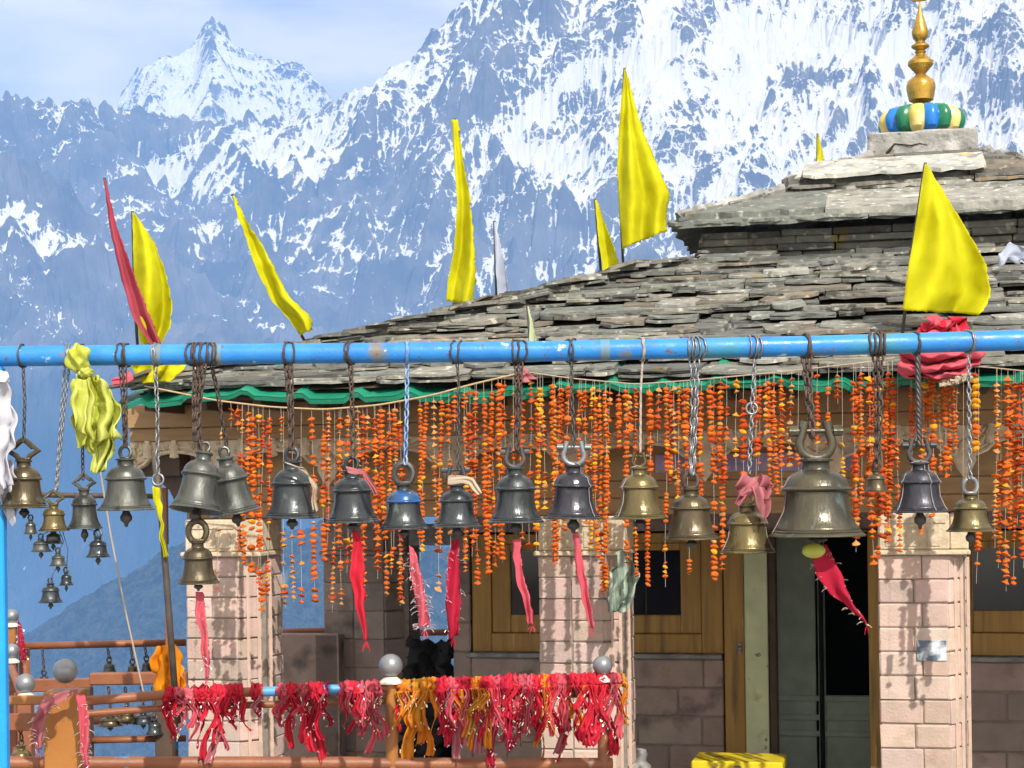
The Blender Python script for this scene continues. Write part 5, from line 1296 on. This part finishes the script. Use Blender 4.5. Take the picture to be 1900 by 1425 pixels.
# (pixel across, first flower, last flower, mostly-kind, mostly-colour, packing)
G = [(412, 765, 1098, 0, 3, .5), (428, 762, 780, 0, 0, .9), (441, 764, 785, 0, 0, .9), (450, 850, 1040, 0, 0, .9), (461, 770, 1052, 0, 0, .85), (470, 870, 900, 1, 2, 1), (479, 778, 1134, 1, 0, .85), (488, 790, 1090, 0, 1, .6), (500, 792, 1104, 1, 1, .85), (521, 780, 806, 0, 3, 1), (526, 985, 1128, 0, 3, .75), (543, 990, 1117, 0, 3, .7), (559, 980, 1122, 0, 0, .75), (578, 783, 1118, 1, 0, .8), (599, 818, 1045, 1, 0, .95), (612, 778, 1010, 0, 3, .85), (621, 960, 1122, 0, 3, .9), (629, 785, 1119, 0, 3, .8), (645, 775, 815, 0, 3, 1), (655, 975, 1060, 0, 3, .9), (663, 765, 800, 0, 3, .7), (681, 778, 1107, 0, 0, .9), (696, 825, 1060, 0, 0, .9), (707, 762, 1107, 1, 0, .92), (722, 770, 1052, 0, 0, .85), (733, 764, 1124, 0, 3, .8), (742, 800, 1118, 0, 1, .85), (779, 755, 1025, 1, 0, .95), (790, 750, 1022, 1, 0, .95), (804, 745, 1097, 0, 3, .85), (818, 748, 1010, 0, 0, .85), (833, 762, 1067, 1, 0, .85), (843, 735, 800, 0, 0, .7), (862, 735, 1062, 0, 0, .85), (872, 728, 1000, 0, 1, .9), (881, 735, 1086, 0, 0, .9), (897, 755, 1062, 1, 0, .95), (913, 740, 1050, 0, 0, .8), (924, 715, 1044, 1, 0, .9), (937, 720, 830, 0, 1, .6), (952, 745, 900, 0, 0, .7), (968, 780, 1002, 0, 0, .9), (985, 700, 1010, 0, 1, .6), (1002, 735, 1027, 1, 2, .8), (1026, 722, 1055, 1, 0, .95), (1038, 730, 1040, 0, 0, .9), (1052, 730, 770, 0, 0, .9), (1078, 742, 768, 1, 0, 1), (1100, 725, 1037, 0, 2, .9), (1112, 728, 1101, 0, 0, .95), (1123, 742, 1090, 1, 0, .9), (1132, 735, 1099, 0, 0, .85), (1150, 740, 830, 1, 0, 1), (1160, 728, 1044, 1, 0, .9), (1167, 745, 805, 1, 0, 1), (1178, 720, 1068, 0, 0, .9), (1205, 728, 1089, 1, 0, .92), (1222, 722, 820, 0, 1, .9), (1237, 722, 1075, 1, 0, .85), (1250, 720, 1000, 0, 3, .8), (1262, 718, 960, 0, 0, .85), (1275, 722, 1067, 0, 0, .8), (1302, 740, 1000, 1, 0, .85), (1318, 720, 1076, 1, 0, .9), (1337, 708, 1060, 1, 0, .9), (1348, 720, 900, 0, 1, .7), (1367, 705, 860, 0, 2, .8), (1380, 770, 880, 1, 1, .8), (1402, 760, 900, 1, 1, .85), (1427, 715, 920, 1, 0, .95), (1437, 718, 915, 0, 0, .95), (1450, 710, 905, 0, 0, .9), (1469, 705, 870, 0, 3, .85), (1482, 790, 880, 0, 0, .9), (1517, 700, 860, 0, 1, .7), (1538, 740, 860, 1, 0, .8), (1554, 702, 735, 0, 0, 1), (1562, 820, 985, 1, 2, .8), (1588, 732, 1010, 1, 0, .95), (1599, 700, 940, 0, 0, .95), (1611, 715, 1045, 0, 0, .95), (1622, 725, 1040, 1, 0, .9), (1647, 705, 1010, 1, 0, .95), (1656, 720, 1000, 0, 0, .9), (1666, 810, 1027, 0, 0, .85), (1692, 700, 830, 0, 1, .85), (1708, 760, 993, 0, 0, .8), (1722, 705, 850, 0, 0, .9), (1731, 720, 998, 1, 0, .85), (1753, 745, 890, 1, 0, .95), (1763, 730, 860, 0, 0, .9), (1777, 725, 820, 0, 3, .8), (1788, 960, 1001, 0, 0, .9), (1810, 698, 845, 1, 2, .9), (1816, 985, 1083, 1, 0, .9), (1849, 745, 1000, 1, 0, .9), (1858, 850, 1040, 0, 0, .9), (1870, 705, 1083, 0, 0, .9), (1884, 720, 1082, 1, 0, .9), (1897, 720, 1040, 0, 1, .9)]
gx = random.Random(91)                         # more strings where the curtain hangs thickest
for (x0, x1, n_, ya, yb) in ((605, 745, 9, 760, 1080), (985, 1128, 9, 722, 1060), (1395, 1452, 5, 712, 905), (1582, 1662, 7, 700, 1000), (1690, 1772, 5, 705, 900), (860, 935, 4, 725, 1040), (1200, 1330, 5, 715, 980), (1845, 1900, 4, 705, 1060), (440, 505, 3, 775, 1080)):
    for i_ in range(n_):
        G.append((round(x0 + (x1 - x0) * (i_ + gx.uniform(0.1, 0.9)) / n_), ya + gx.uniform(0, 30), yb - gx.uniform(0, 140), gx.choice((0, 0, 1)), gx.choice((0, 0, 0, 1, 1, 3)), gx.uniform(0.82, 0.96)))
G.sort()
HUE = ['orange', 'deep orange', 'yellow orange', 'faded tan']
rg = random.Random(2)
near = [(45, 'brown bell'), (412, 'corner pillar'), (542, 'bell with the cream rag'), (655, 'bell with the pink strip'), (750, 'blue shouldered bell'), (848, 'bell with the pale rag'), (957, 'slate bell on a shackle'), (1064, 'plum grey bell'), (1187, 'string tied brass bell'), (1283, 'bell on the bright chain'), (1387, 'bell with the pink scarf'), (1516, 'biggest bell'), (1626, 'tiny bronze bell'), (1707, 'bell on the twisted rope'), (1801, 'wire wrapped bell')]
cnt = {}
near_of = [min(near, key=lambda n_: abs(n_[0] - g_[0]))[1] for g_ in G]
for gi, (px, y0, y1, kind, colr, pack) in enumerate(G):
    y0 = rope_y(px) + (y0 - rope_y(px)) * 0.6 if y0 - rope_y(px) < 90 else y0
    nm = near_of[gi]; cnt[nm] = cnt.get(nm, 0) + 1; tot = near_of.count(nm)
    length = 'short' if y1 - y0 < 120 else ('long' if y1 - y0 > 280 else 'middling')
    lab = f"{length} {HUE[colr]} garland, {ordinal(cnt[nm] - 1)} of {tot} by the {nm}"
    v = GV + rg.uniform(-0.015, 0.03); top = gp(px, rope_y(px), v)
    o = thing('marigold_garland', lab, 'garland', top, 0, 'marigold garlands strung under the eave')
    gs = rg.choice((0.82, 0.95, 1.0, 1.1, 1.25)); sway = rg.uniform(-9, 9); tail = y1 + rg.choice((0, 0, 14))
    wob = rg.uniform(0, 6)
    def gpt(y): f = (y - y0) / 300; return gp(px + sway * f + 1.6 * math.sin(f * 6 + wob), y, v) - top
    m = MB(); yy = [rope_y(px)] + list(np.linspace(y0, tail, 7)); m.tube([gpt(y) if y > y0 else Vector((0, 0, 0)) for y in yy], 0.0011, 4)
    m.obj('thread', M_THREAD, o)
    y = y0 + 5
    while y < y1:
        k = kind if rg.random() < 0.8 else rg.randrange(3); c = colr if rg.random() < 0.72 else rg.choice((0, 0, 1, 2, 3))
        f = link('marigold', FLM[(k, rg.randrange(3), c)], o, gpt(y))
        s = gs * rg.uniform(0.0165, 0.025) * (0.85 if c == 3 else 1); f.scale = (s, s, s * rg.uniform(0.85, 1.15)); f.rotation_euler = (rg.uniform(-.55, .55), rg.uniform(-.55, .55), rg.uniform(0, 6))
        y += gs * rg.uniform(7.4, 11.0) / (1.0 if k else 1.05)
        if rg.random() > pack: y += rg.uniform(10, 38)

# ================================================================== RAILINGS, KNOBS, CLOTHS TIED ON THE RAIL
M_RAIL = mat('terracotta_paint', (0.27, 0.095, 0.036), 0.5, var=(0.21, 0.07, 0.03), scale=5, bump=0.15, bscale=40, spots=[((0.16, 0.10, 0.07), 9, 0.64, 0.72), ((0.05, 0.24, 0.50), 3.1, 0.69, 0.72)])
M_RAILB = mat('bare_blue_rail', (0.05, 0.25, 0.55), 0.5, var=(0.09, 0.30, 0.58), scale=12)
M_ORPOST = mat('orange_brown_paint', (0.37, 0.15, 0.03), 0.45, var=(0.30, 0.115, 0.027), scale=3, bump=0.1, bscale=30)
M_BALL = mat('silver_paint', (0.30, 0.315, 0.33), 0.38, 0.55, var=(0.23, 0.245, 0.26), scale=9, spots=[((0.24, 0.24, 0.24), 14, 0.68, 0.74)])
M_FLANGE = mat('white_flange', (0.72, 0.69, 0.60), 0.6, var=(0.55, 0.50, 0.42), scale=20)
def rail_Y(px): return 9.0 + (px - 120) * 0.6 / 1035
def rail_y(px): return float(np.interp(px, [100, 140, 310, 500, 640, 725, 900, 1155], [1304, 1302, 1289, 1283, 1278, 1276, 1269, 1262]))
def rp(px, dy=0, dY=0): return at(px, rail_y(px) + dy, rail_Y(px) + dY)
RL = thing('railing', 'brown painted railing with silver balls on its posts, red cloths tied along it', 'railing', rp(120)); b0 = Vector(RL.location); b0.z = 0.55; RL.location = b0
m = MB(); m.tube([rp(x) - b0 for x in np.linspace(150, 1160, 30)], 0.0255, 14); m.obj('top_rail', M_RAIL, RL, smooth=True, autosmooth=50)
m = MB(); m.tube([rp(x, 24, 0.02) - b0 for x in np.linspace(150, 1150, 30)], 0.0195, 12); m.obj('second_rail', M_RAIL, RL, smooth=True, autosmooth=50)
m = MB(); m.tube([at(x, 1416 + (x > 712) * 2, rail_Y(x)) - b0 for x in np.linspace(-60, 1135, 30)], 0.036, 12); m.obj('bottom_rail', M_RAIL, RL, smooth=True, autosmooth=50)
for x0, x1 in ((488, 532), (598, 668)):
    m = MB(); m.tube([rp(x) - b0 for x in np.linspace(x0, x1, 6)], 0.0263, 14); m.obj('bare_patch', M_RAILB, RL, smooth=True, autosmooth=50)
def ball_post(px, py, r, Y, parent, base, zlow, square=0, pm=None, flange=True):
    c = at(px, py, Y) - base; s = Y / FPX; rr = r * s
    p = MB()
    if square: p.box((c.x - square * s, c.y - square * s, zlow - base.z), (c.x + square * s, c.y + square * s, c.z - rr - 0.035), 0, 0.006)
    else: p.tube([(c.x, c.y, zlow - base.z), (c.x, c.y, c.z - rr - 0.03)], 0.034, 18)
    po = p.obj('post', pm or M_RAIL, parent, smooth=not square, autosmooth=50 if not square else None)
    q = MB(); q.sphere(c, rr, 28, 18); q.obj('silver_ball', M_BALL, po, smooth=True)
    if flange:
        f = MB(); f.lathe([(0, -0.032), (rr * 1.02, -0.032), (rr * 1.0, -0.022), (rr * 0.5, 0.004), (0, 0.006)], 18, Matrix.Translation((c.x, c.y, c.z - rr))); f.obj('flange', M_FLANGE, po, smooth=True, autosmooth=40)
    return po
ball_post(725, 1235, 22, rail_Y(725), RL, b0, 0.55, pm=M_ORPOST)
ball_post(1118, 1235, 18.5, rail_Y(1118), RL, b0, 0.55)
ball_post(121, 1245, 23, 9.0, RL, b0, 0.55, square=33, pm=M_ORPOST, flange=False)
m = MB(); c0 = at(-60, 1300, 9.02) - b0; c1 = at(86, 1298, 9.0) - b0
m.box((c0.x, c0.y - 0.02, c0.z - 0.025), (c1.x, c0.y + 0.02, c0.z + 0.022), 0, 0.006); m.obj('top_rail', M_ORPOST, RL)
m = MB(); m.box((c0.x, c0.y - 0.015, c0.z - 0.16), (c1.x, c0.y + 0.015, c0.z - 0.07), 0, 0.006); m.obj('side_board', M_RAIL, RL)

SR = thing('side_railing', 'brown railing running back along the drop, three silver balls on its posts', 'railing', at(47, 1300, 11)); b1 = Vector(SR.location); b1.z = -0.4; SR.location = b1
ball_post(47, 1268, 18, 11.0, SR, b1, -0.4, square=13); ball_post(22, 1208, 14, 13.6, SR, b1, -0.4, square=9); ball_post(22, 1143, 13, 15.2, SR, b1, -0.4, square=8, pm=M_ORPOST)
m = MB(); m.tube([at(47, 1305, 11.0) - b1, at(20, 1238, 13.6) - b1, at(30, 1196, 15.2) - b1], 0.03, 10); m.obj('top_rail', M_RAIL, SR, smooth=True)
m = MB(); m.box((at(-10, 0, 13).x - b1.x, at(0, 0, 13).y - b1.y, at(0, 1285, 13).z - b1.z), (at(150, 0, 13).x - b1.x, at(0, 0, 13).y - b1.y + 0.08, at(0, 1262, 13).z - b1.z), 0, 0.006); m.obj('cross_beam', M_RAIL, SR)

BR = thing('back_railing', 'brown railing at the edge of the drop, bells hanging along it', 'railing', at(200, 1300, 15.2)); b2 = Vector(BR.location); b2.z = -0.4; BR.location = b2
m = MB(); p0, p1 = at(36, 1199, 15.2) - b2, at(345, 1192, 15.4) - b2; m.tube([p0, p1], 0.032, 12); m.obj('top_rail', M_RAIL, BR, smooth=True)
for i, yy in enumerate((1372, 1335)):
    m = MB(); m.tube([at(40, yy + 2, 15.2) - b2, at(345, yy - 2, 15.4) - b2], 0.03 if i == 0 else 0.045, 12); m.obj('lower_rail', M_RAIL, BR, smooth=True)
for px in (45, 318):
    m = MB(); q = at(px, 1200, 15.3) - b2; m.tube([(q.x, q.y, 0), (q.x, q.y, q.z)], 0.05, 12); m.obj('post', M_RAIL, BR, smooth=True)
MR = thing('bell_rail', 'brown beam with small bells slung under it behind the square post', 'railing', at(200, 1300, 11.6)); b3 = Vector(MR.location); b3.z = -0.4; MR.location = b3
m = MB(); m.box((at(150, 0, 11.6).x - b3.x, -0.04, at(0, 1273, 11.6).z - b3.z), (at(330, 0, 11.6).x - b3.x, 0.04, at(0, 1251, 11.6).z - b3.z), 0, 0.008); m.obj('beam', M_RAIL, MR)
for px, w_ in ((305, 16), (158, 12)):
    m = MB(); q = at(px, 1275, 11.6) - b3; s = 11.6 / FPX * w_; m.box((q.x - s, -0.05, 0), (q.x + s, 0.05, q.z - 0.004), 0, 0.006); m.obj('post', M_DARKWOOD, MR)
m = MB(); m.tube([at(165, 1374, 11.6) - b3, at(290, 1371, 11.6) - b3], 0.022, 10); m.obj('lower_rail', M_RAIL, MR, smooth=True)
def rbell(px, a, c, w_, k, lab, Y, hang):
    o = bell(px, a, c, w_, k, lab, Y=Y, crown='loop', crown_px=10, clap=10); o['group'] = 'bells along the railings'
    b = Vector(o.location); m = MB(); link_chain(m, [at(px - 4, hang, Y) - b, at(px, a - 6, Y) - b], 0.035, 0.005, 0.011); m.obj('chain', M_RUST, o)
for a in ((205, 1328, 1346, 52, 'bronze', 'squat bronze bell under the beam, leftmost behind the square post', 11.6, 1274), (236, 1318, 1336, 38, 'brass', 'small brass bell under the beam between two others', 11.58, 1274), (266, 1322, 1342, 44, 'slate', 'dark bell under the beam tipped to the right', 11.6, 1274), (287, 1336, 1362, 34, 'slate', 'smallest dark bell beside the dark wooden post under the beam', 11.55, 1274),
          (82, 1252, 1266, 24, 'slate', 'little bell hanging on the back railing nearest the square post', 15.15, 1200), (203, 1228, 1248, 30, 'grey', 'grey bell on the back railing right above the beam', 15.15, 1198), (246, 1232, 1250, 26, 'bronze', 'bronze bell on the back railing, middle of three', 15.15, 1197), (272, 1226, 1246, 24, 'slate', 'dark bell on the back railing beside the saffron cloth', 15.15, 1196),
          (40, 1382, 1440, 56, 'brass', 'brass bell low beside the blue upright, below the railing board', 9.1, 1330)): rbell(*a)

# rusty stand with its leaning pole behind the bells
RS = thing('rusty_stand', 'rusty bell stand with a flat bar and a brown post left of the temple', 'frame', at(305, 1300, 13)); b4 = Vector(RS.location); b4.z = 0; RS.location = b4
m = MB(); m.tube([at(-60, 917, 13) - b4, at(300, 921, 13) - b4], 0.02, 8); m.obj('crossbar', M_RUST, RS)
m = MB(); q0, q1 = at(298, 905, 13) - b4, at(312, 1010, 13) - b4
m.box((q0.x, -0.02, q1.z), (q1.x, 0.03, q0.z), 0, 0.004); m.box((q0.x + 0.022, -0.015, -0.6), (q1.x - 0.008, 0.025, q1.z - 0.001), 0, 0.004); m.obj('post', M_RAIL, RS)
b = at(322, 1280, 10.2); m = MB(); m.tube([at(286, 838, 10.2) - b, at(300, 960, 10.2) - b, at(312, 1120, 10.2) - b, at(326, 1300, 10.2) - b], 0.02, 10)
tag(m.obj('leaning_pole', M_POLE, None, b, smooth=True), 'dark flagpole leaning against the railing left of the corner pillar', 'pole')
b = at(185, 868, 9.2); m = MB(); m.tube([at(185, 868, 9.2) - b, at(205, 990, 9.2) - b, at(232, 1130, 9.2) - b, at(266, 1284, 9.2) - b], 0.0045, 6)
tag(m.obj('thin_cord', M_CREAMC, None, b), 'thin pale cord slanting from the yellow cloth down to the railing', 'cord')

# things at the foot of the wall
def lb(px0, py0, px1, py1, v): a, c = tl(px0, py0, v), tl(px1, py1, v); return a, c
a, c = lb(1286, 1411, 1450, 1440, 0.9)
bx = thing('yellow_box', 'yellow painted metal box with a latch standing before the door', 'box', tw(a.x, 0.9, 0.05), -TA); w_ = c.x - a.x; h_ = a.z - 0.05
m = MB(); m.box((0, 0, 0), (w_ * 0.74, 0.4, h_ - 0.09), 0, 0.01); m.obj('body', M_YBOX, bx)
m = MB(); m.box((w_ * 0.742, 0.002, 0), (w_, 0.398, h_ - 0.092), 0, 0.01); m.obj('side_panel', M_DARKIRON, bx)
m = MB(); m.box((-0.015, -0.015, h_ - 0.088), (w_ + 0.01, 0.415, h_), 0, 0.012); m.obj('lid', M_YBOX, bx)
m = MB(); m.box((w_ * 0.47, -0.028, h_ - 0.15), (w_ * 0.55, -0.0155, h_ - 0.03), 0, 0.004); m.tube([(w_ * 0.49, -0.033, h_ - 0.06), (w_ * 0.51, -0.045, h_ - 0.09), (w_ * 0.53, -0.033, h_ - 0.06)], 0.006, 6); m.obj('latch', M_STEEL, bx)
m2 = MB(); p = tl(1186, 1388, 1.7)
m2.lathe([(0, p.z), (0.05, p.z - 0.01), (0.062, p.z - 0.05), (0.05, p.z - 0.1), (0.09, p.z - 0.13), (0.12, p.z - 0.25), (0.16, 0.02), (0, 0.02)], 18, None, 0, lambda a, j: 1 + 0.06 * math.sin(5 * a + j))
tag(m2.obj('grey_sack', M_CEMENT, None, tw(p.x, 1.7, 0), smooth=True), 'grey tied sack standing against the brown stone wall', 'sack')
b = on_v(757, 1185, 3.4); 
o = cloth_sheet([(752, 1188), (750, 1260), (748, 1440)], [(838, 1180), (842, 1260), (846, 1440)], 15.2, 5, base=b, amp=0.15, crumple=0.1, folds=3).obj('black_tarpaulin', M_BLACK, None, b, smooth=True); thick(o, 0.006)
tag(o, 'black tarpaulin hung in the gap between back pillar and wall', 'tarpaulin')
FB = thing('far_post', 'far railing post with a small silver ball seen through the gallery', 'post', at(766, 1300, 18.5)); b5 = Vector(FB.location); b5.z = 0; FB.location = b5
ball_post(766, 1131, 9.5, 18.5, FB, b5, 0.0, square=8)
m = MB(); m.tube([at(690, 1176, 18.5) - b5, at(880, 1172, 18.5) - b5], 0.035, 10); m.obj('rail', M_RAIL, FB)
m = MB(); m.tube([at(400, 1176, 17.5), at(640, 1168, 17.5)], 0.03, 10)
tag(m.obj('far_rail', M_RAIL), 'bare brown rail seen through the gallery beyond the corner pillar', 'rail')

# ---- prayer cloths tied along the rail
TM = [M_RED, M_RED, M_PINK, M_CRIM, M_ORG, M_PINK]
TN = ['red', 'bright red', 'pink', 'crimson', 'orange gold', 'rose']
def prayer_cloth(px, ln, wd, ci, seed, lab, two=True, spark=26):
    rg = random.Random(seed); Y = rail_Y(px) - 0.03; c = rp(px)
    o = thing('prayer_cloth', lab, 'cloth', c, 0, 'prayer cloths tied along the railing')
    mt = TM[ci]; s = Y / FPX; hw = wd * s / 2
    k = MB(); u_ = unit(rp(px + 10) - rp(px - 10))           # the wrap and its knot on the rail
    nw = 2 if wd > 16 else 1
    for q in range(nw + 1):
        of = u_ * (hw * 1.2 * (q / max(nw, 1) - 0.5)); ring = []
        for i in range(14):
            a = 2 * PI * i / 14; ring.append(of + Vector((0, 1, 0)) * math.cos(a) * 0.032 + Vector((0, 0, 1)) * math.sin(a) * 0.033 + u_ * rg.uniform(-0.006, 0.006))
        k.tube(ring, [hw * rg.uniform(0.25, 0.55) for _ in ring], 6, closed=True)
    for q in range(2): k.sphere(Vector((rg.uniform(-hw, hw), -0.04, rg.uniform(-0.03, 0.015))), hw * rg.uniform(0.35, 0.6) + 0.005, 12, 9, 0, (rg.uniform(0.6, 1.1), 0.7, rg.uniform(0.7, 1.4)))
    for i, v in enumerate(k.v):
        v = Vector(v); k.v[i] = tuple(v + v.normalized() * 0.022 * mnoise.noise(v * 75 + Vector((seed, 0, 0))))
    k.obj('knot', mt, o, smooth=True)
    tips = []
    for t_i in range(4 if wd > 19 else 3):
        L_ = ln * s * 1.12 * (1 if t_i == 0 else rg.uniform(0.4, 0.95)); lean = rg.uniform(-0.28, 0.28); ph = rg.uniform(0, 6); tw_ = rg.uniform(-1.6, 1.6)
        rows = []; n = 22; fl = rg.uniform(0.2, 0.75); x0 = rg.uniform(-1, 1) * hw * 0.9
        for i in range(n):
            t = i / (n - 1); wv = hw * 0.85 * (0.45 + fl * t * (1 if t < 0.8 else 1 - (t - 0.8))) ; an = tw_ * t + 0.5 * math.sin(4 * t + ph)
            cx = x0 + lean * L_ * t + 0.018 * math.sin(6 * t + ph); cy = -0.04 - 0.012 * t_i - 0.03 * math.sin(2.5 * t + ph) * t
            row = []
            for j in range(8):
                q = j / 7 * 2 - 1
                p = Vector((cx + q * wv * math.cos(an), cy + q * wv * math.sin(an) + 0.013 * math.sin(q * 5 + ph + 3 * t), -0.015 - L_ * t + (0.02 * rg.random() if i == n - 1 else 0)))
                p += Vector((mnoise.noise(p * 40 + Vector((seed, 0, 0))), mnoise.noise(p * 30 + Vector((0, seed, 0))), 0)) * 0.006
                row.append(p)
            rows.append(row)
        m = MB(); m.sheet(rows); tl_ = m.obj('tail', mt if rg.random() < 0.66 else rg.choice((M_PINK, M_RED, M_DPINK, M_RED, M_ORG) if px > 740 else (M_PINK, M_RED, M_DPINK, M_CRIM)), o, smooth=True); thick(tl_, 0.0015); tips.append(rows)
    m = MB()
    for i in range(spark):                      # tinsel sewn along the edges, loose threads at the ends
        rows = rg.choice(tips); r_ = rg.randrange(3, 22); p = rows[r_][rg.choice((0, 7, 7, rg.randrange(8)))] + Vector((rg.uniform(-.006, .006), -0.006, rg.uniform(-.006, .006)))
        d = Vector((rg.uniform(-.012, .012), rg.uniform(-.004, .002), rg.uniform(-.022, .004))); e = Vector((rg.uniform(.002, .006), 0, rg.uniform(-.003, .003)))
        m.add([p, p + e, p + d + e, p + d], [(0, 1, 2, 3)])
    if spark: m.obj('tinsel_fringe', M_SILV if rg.random() < (0.6 if px < 740 else 0.3) else M_TINSEL, o)
    return o
rg = random.Random(40)
left = [(318, 70, 20, 0), (334, 62, 14, 2), (352, 76, 16, 2), (372, 84, 17, 0), (388, 80, 14, 0), (404, 112, 20, 0), (424, 78, 22, 0), (440, 60, 18, 1), (476, 38, 18, 1), (524, 62, 17, 2), (542, 94, 20, 0), (562, 66, 15, 5), (584, 122, 22, 0), (602, 58, 14, 3), (640, 76, 20, 2), (656, 70, 22, 0), (676, 84, 15, 5), (692, 104, 18, 2), (704, 66, 10, 5)]
right = [(752, 70, 22, 4), (776, 84, 24, 4), (796, 128, 28, 4), (818, 118, 24, 0), (836, 96, 20, 2), (852, 74, 20, 3), (868, 92, 22, 0), (884, 108, 20, 4), (900, 82, 24, 0), (918, 120, 22, 2), (932, 134, 18, 3), (948, 94, 22, 0), (964, 100, 20, 5), (980, 110, 18, 2), (996, 88, 20, 0), (1010, 126, 18, 4), (1024, 102, 22, 0), (1040, 116, 24, 2), (1056, 128, 22, 0), (1072, 96, 24, 1), (1088, 102, 22, 0), (1104, 112, 26, 1), (1122, 120, 24, 0), (1140, 92, 20, 2), (1152, 70, 14, 4)]
for i, (px, ln, wd, ci) in enumerate(left):
    sz = 'short' if ln < 65 else ('long' if ln > 95 else 'middling')
    prayer_cloth(px, ln, wd, ci, 100 + i, f"{sz} {TN[ci]} cloth left of the round brown post, {ordinal(i)} along the railing", True, 15)
for i, (px, ln, wd, ci) in enumerate(right):
    sz = 'short' if ln < 80 else ('long' if ln > 110 else 'middling')
    prayer_cloth(px, ln, wd, ci, 200 + i, f"{sz} {TN[ci]} cloth right of the round brown post, {ordinal(i)} along the railing", True, 24)
def hang_strip(L, Rr, Y, mt, lab, tins=40):
    o = ribbon(lab, L, Rr, mt, Y, M_SILV, tins, cat='cloth'); o['group'] = 'prayer cloths on the square post'
hang_strip([(140, 1290), (148, 1340), (150, 1390), (156, 1420)], [(160, 1290), (166, 1340), (164, 1390), (166, 1420)], 8.75, M_PINK, 'long pink cloth hanging down the right edge of the square post')
hang_strip([(84, 1292), (68, 1320), (58, 1350), (66, 1390)], [(150, 1275), (90, 1320), (82, 1350), (78, 1390)], 8.78, M_DPINK, 'faded pink cloth wound over the top of the square post')
hang_strip([(32, 1150), (34, 1190), (40, 1225)], [(40, 1160), (46, 1190), (50, 1225)], 15.0, M_CRIM, 'dark red cloth tied to the farthest silver ball post')
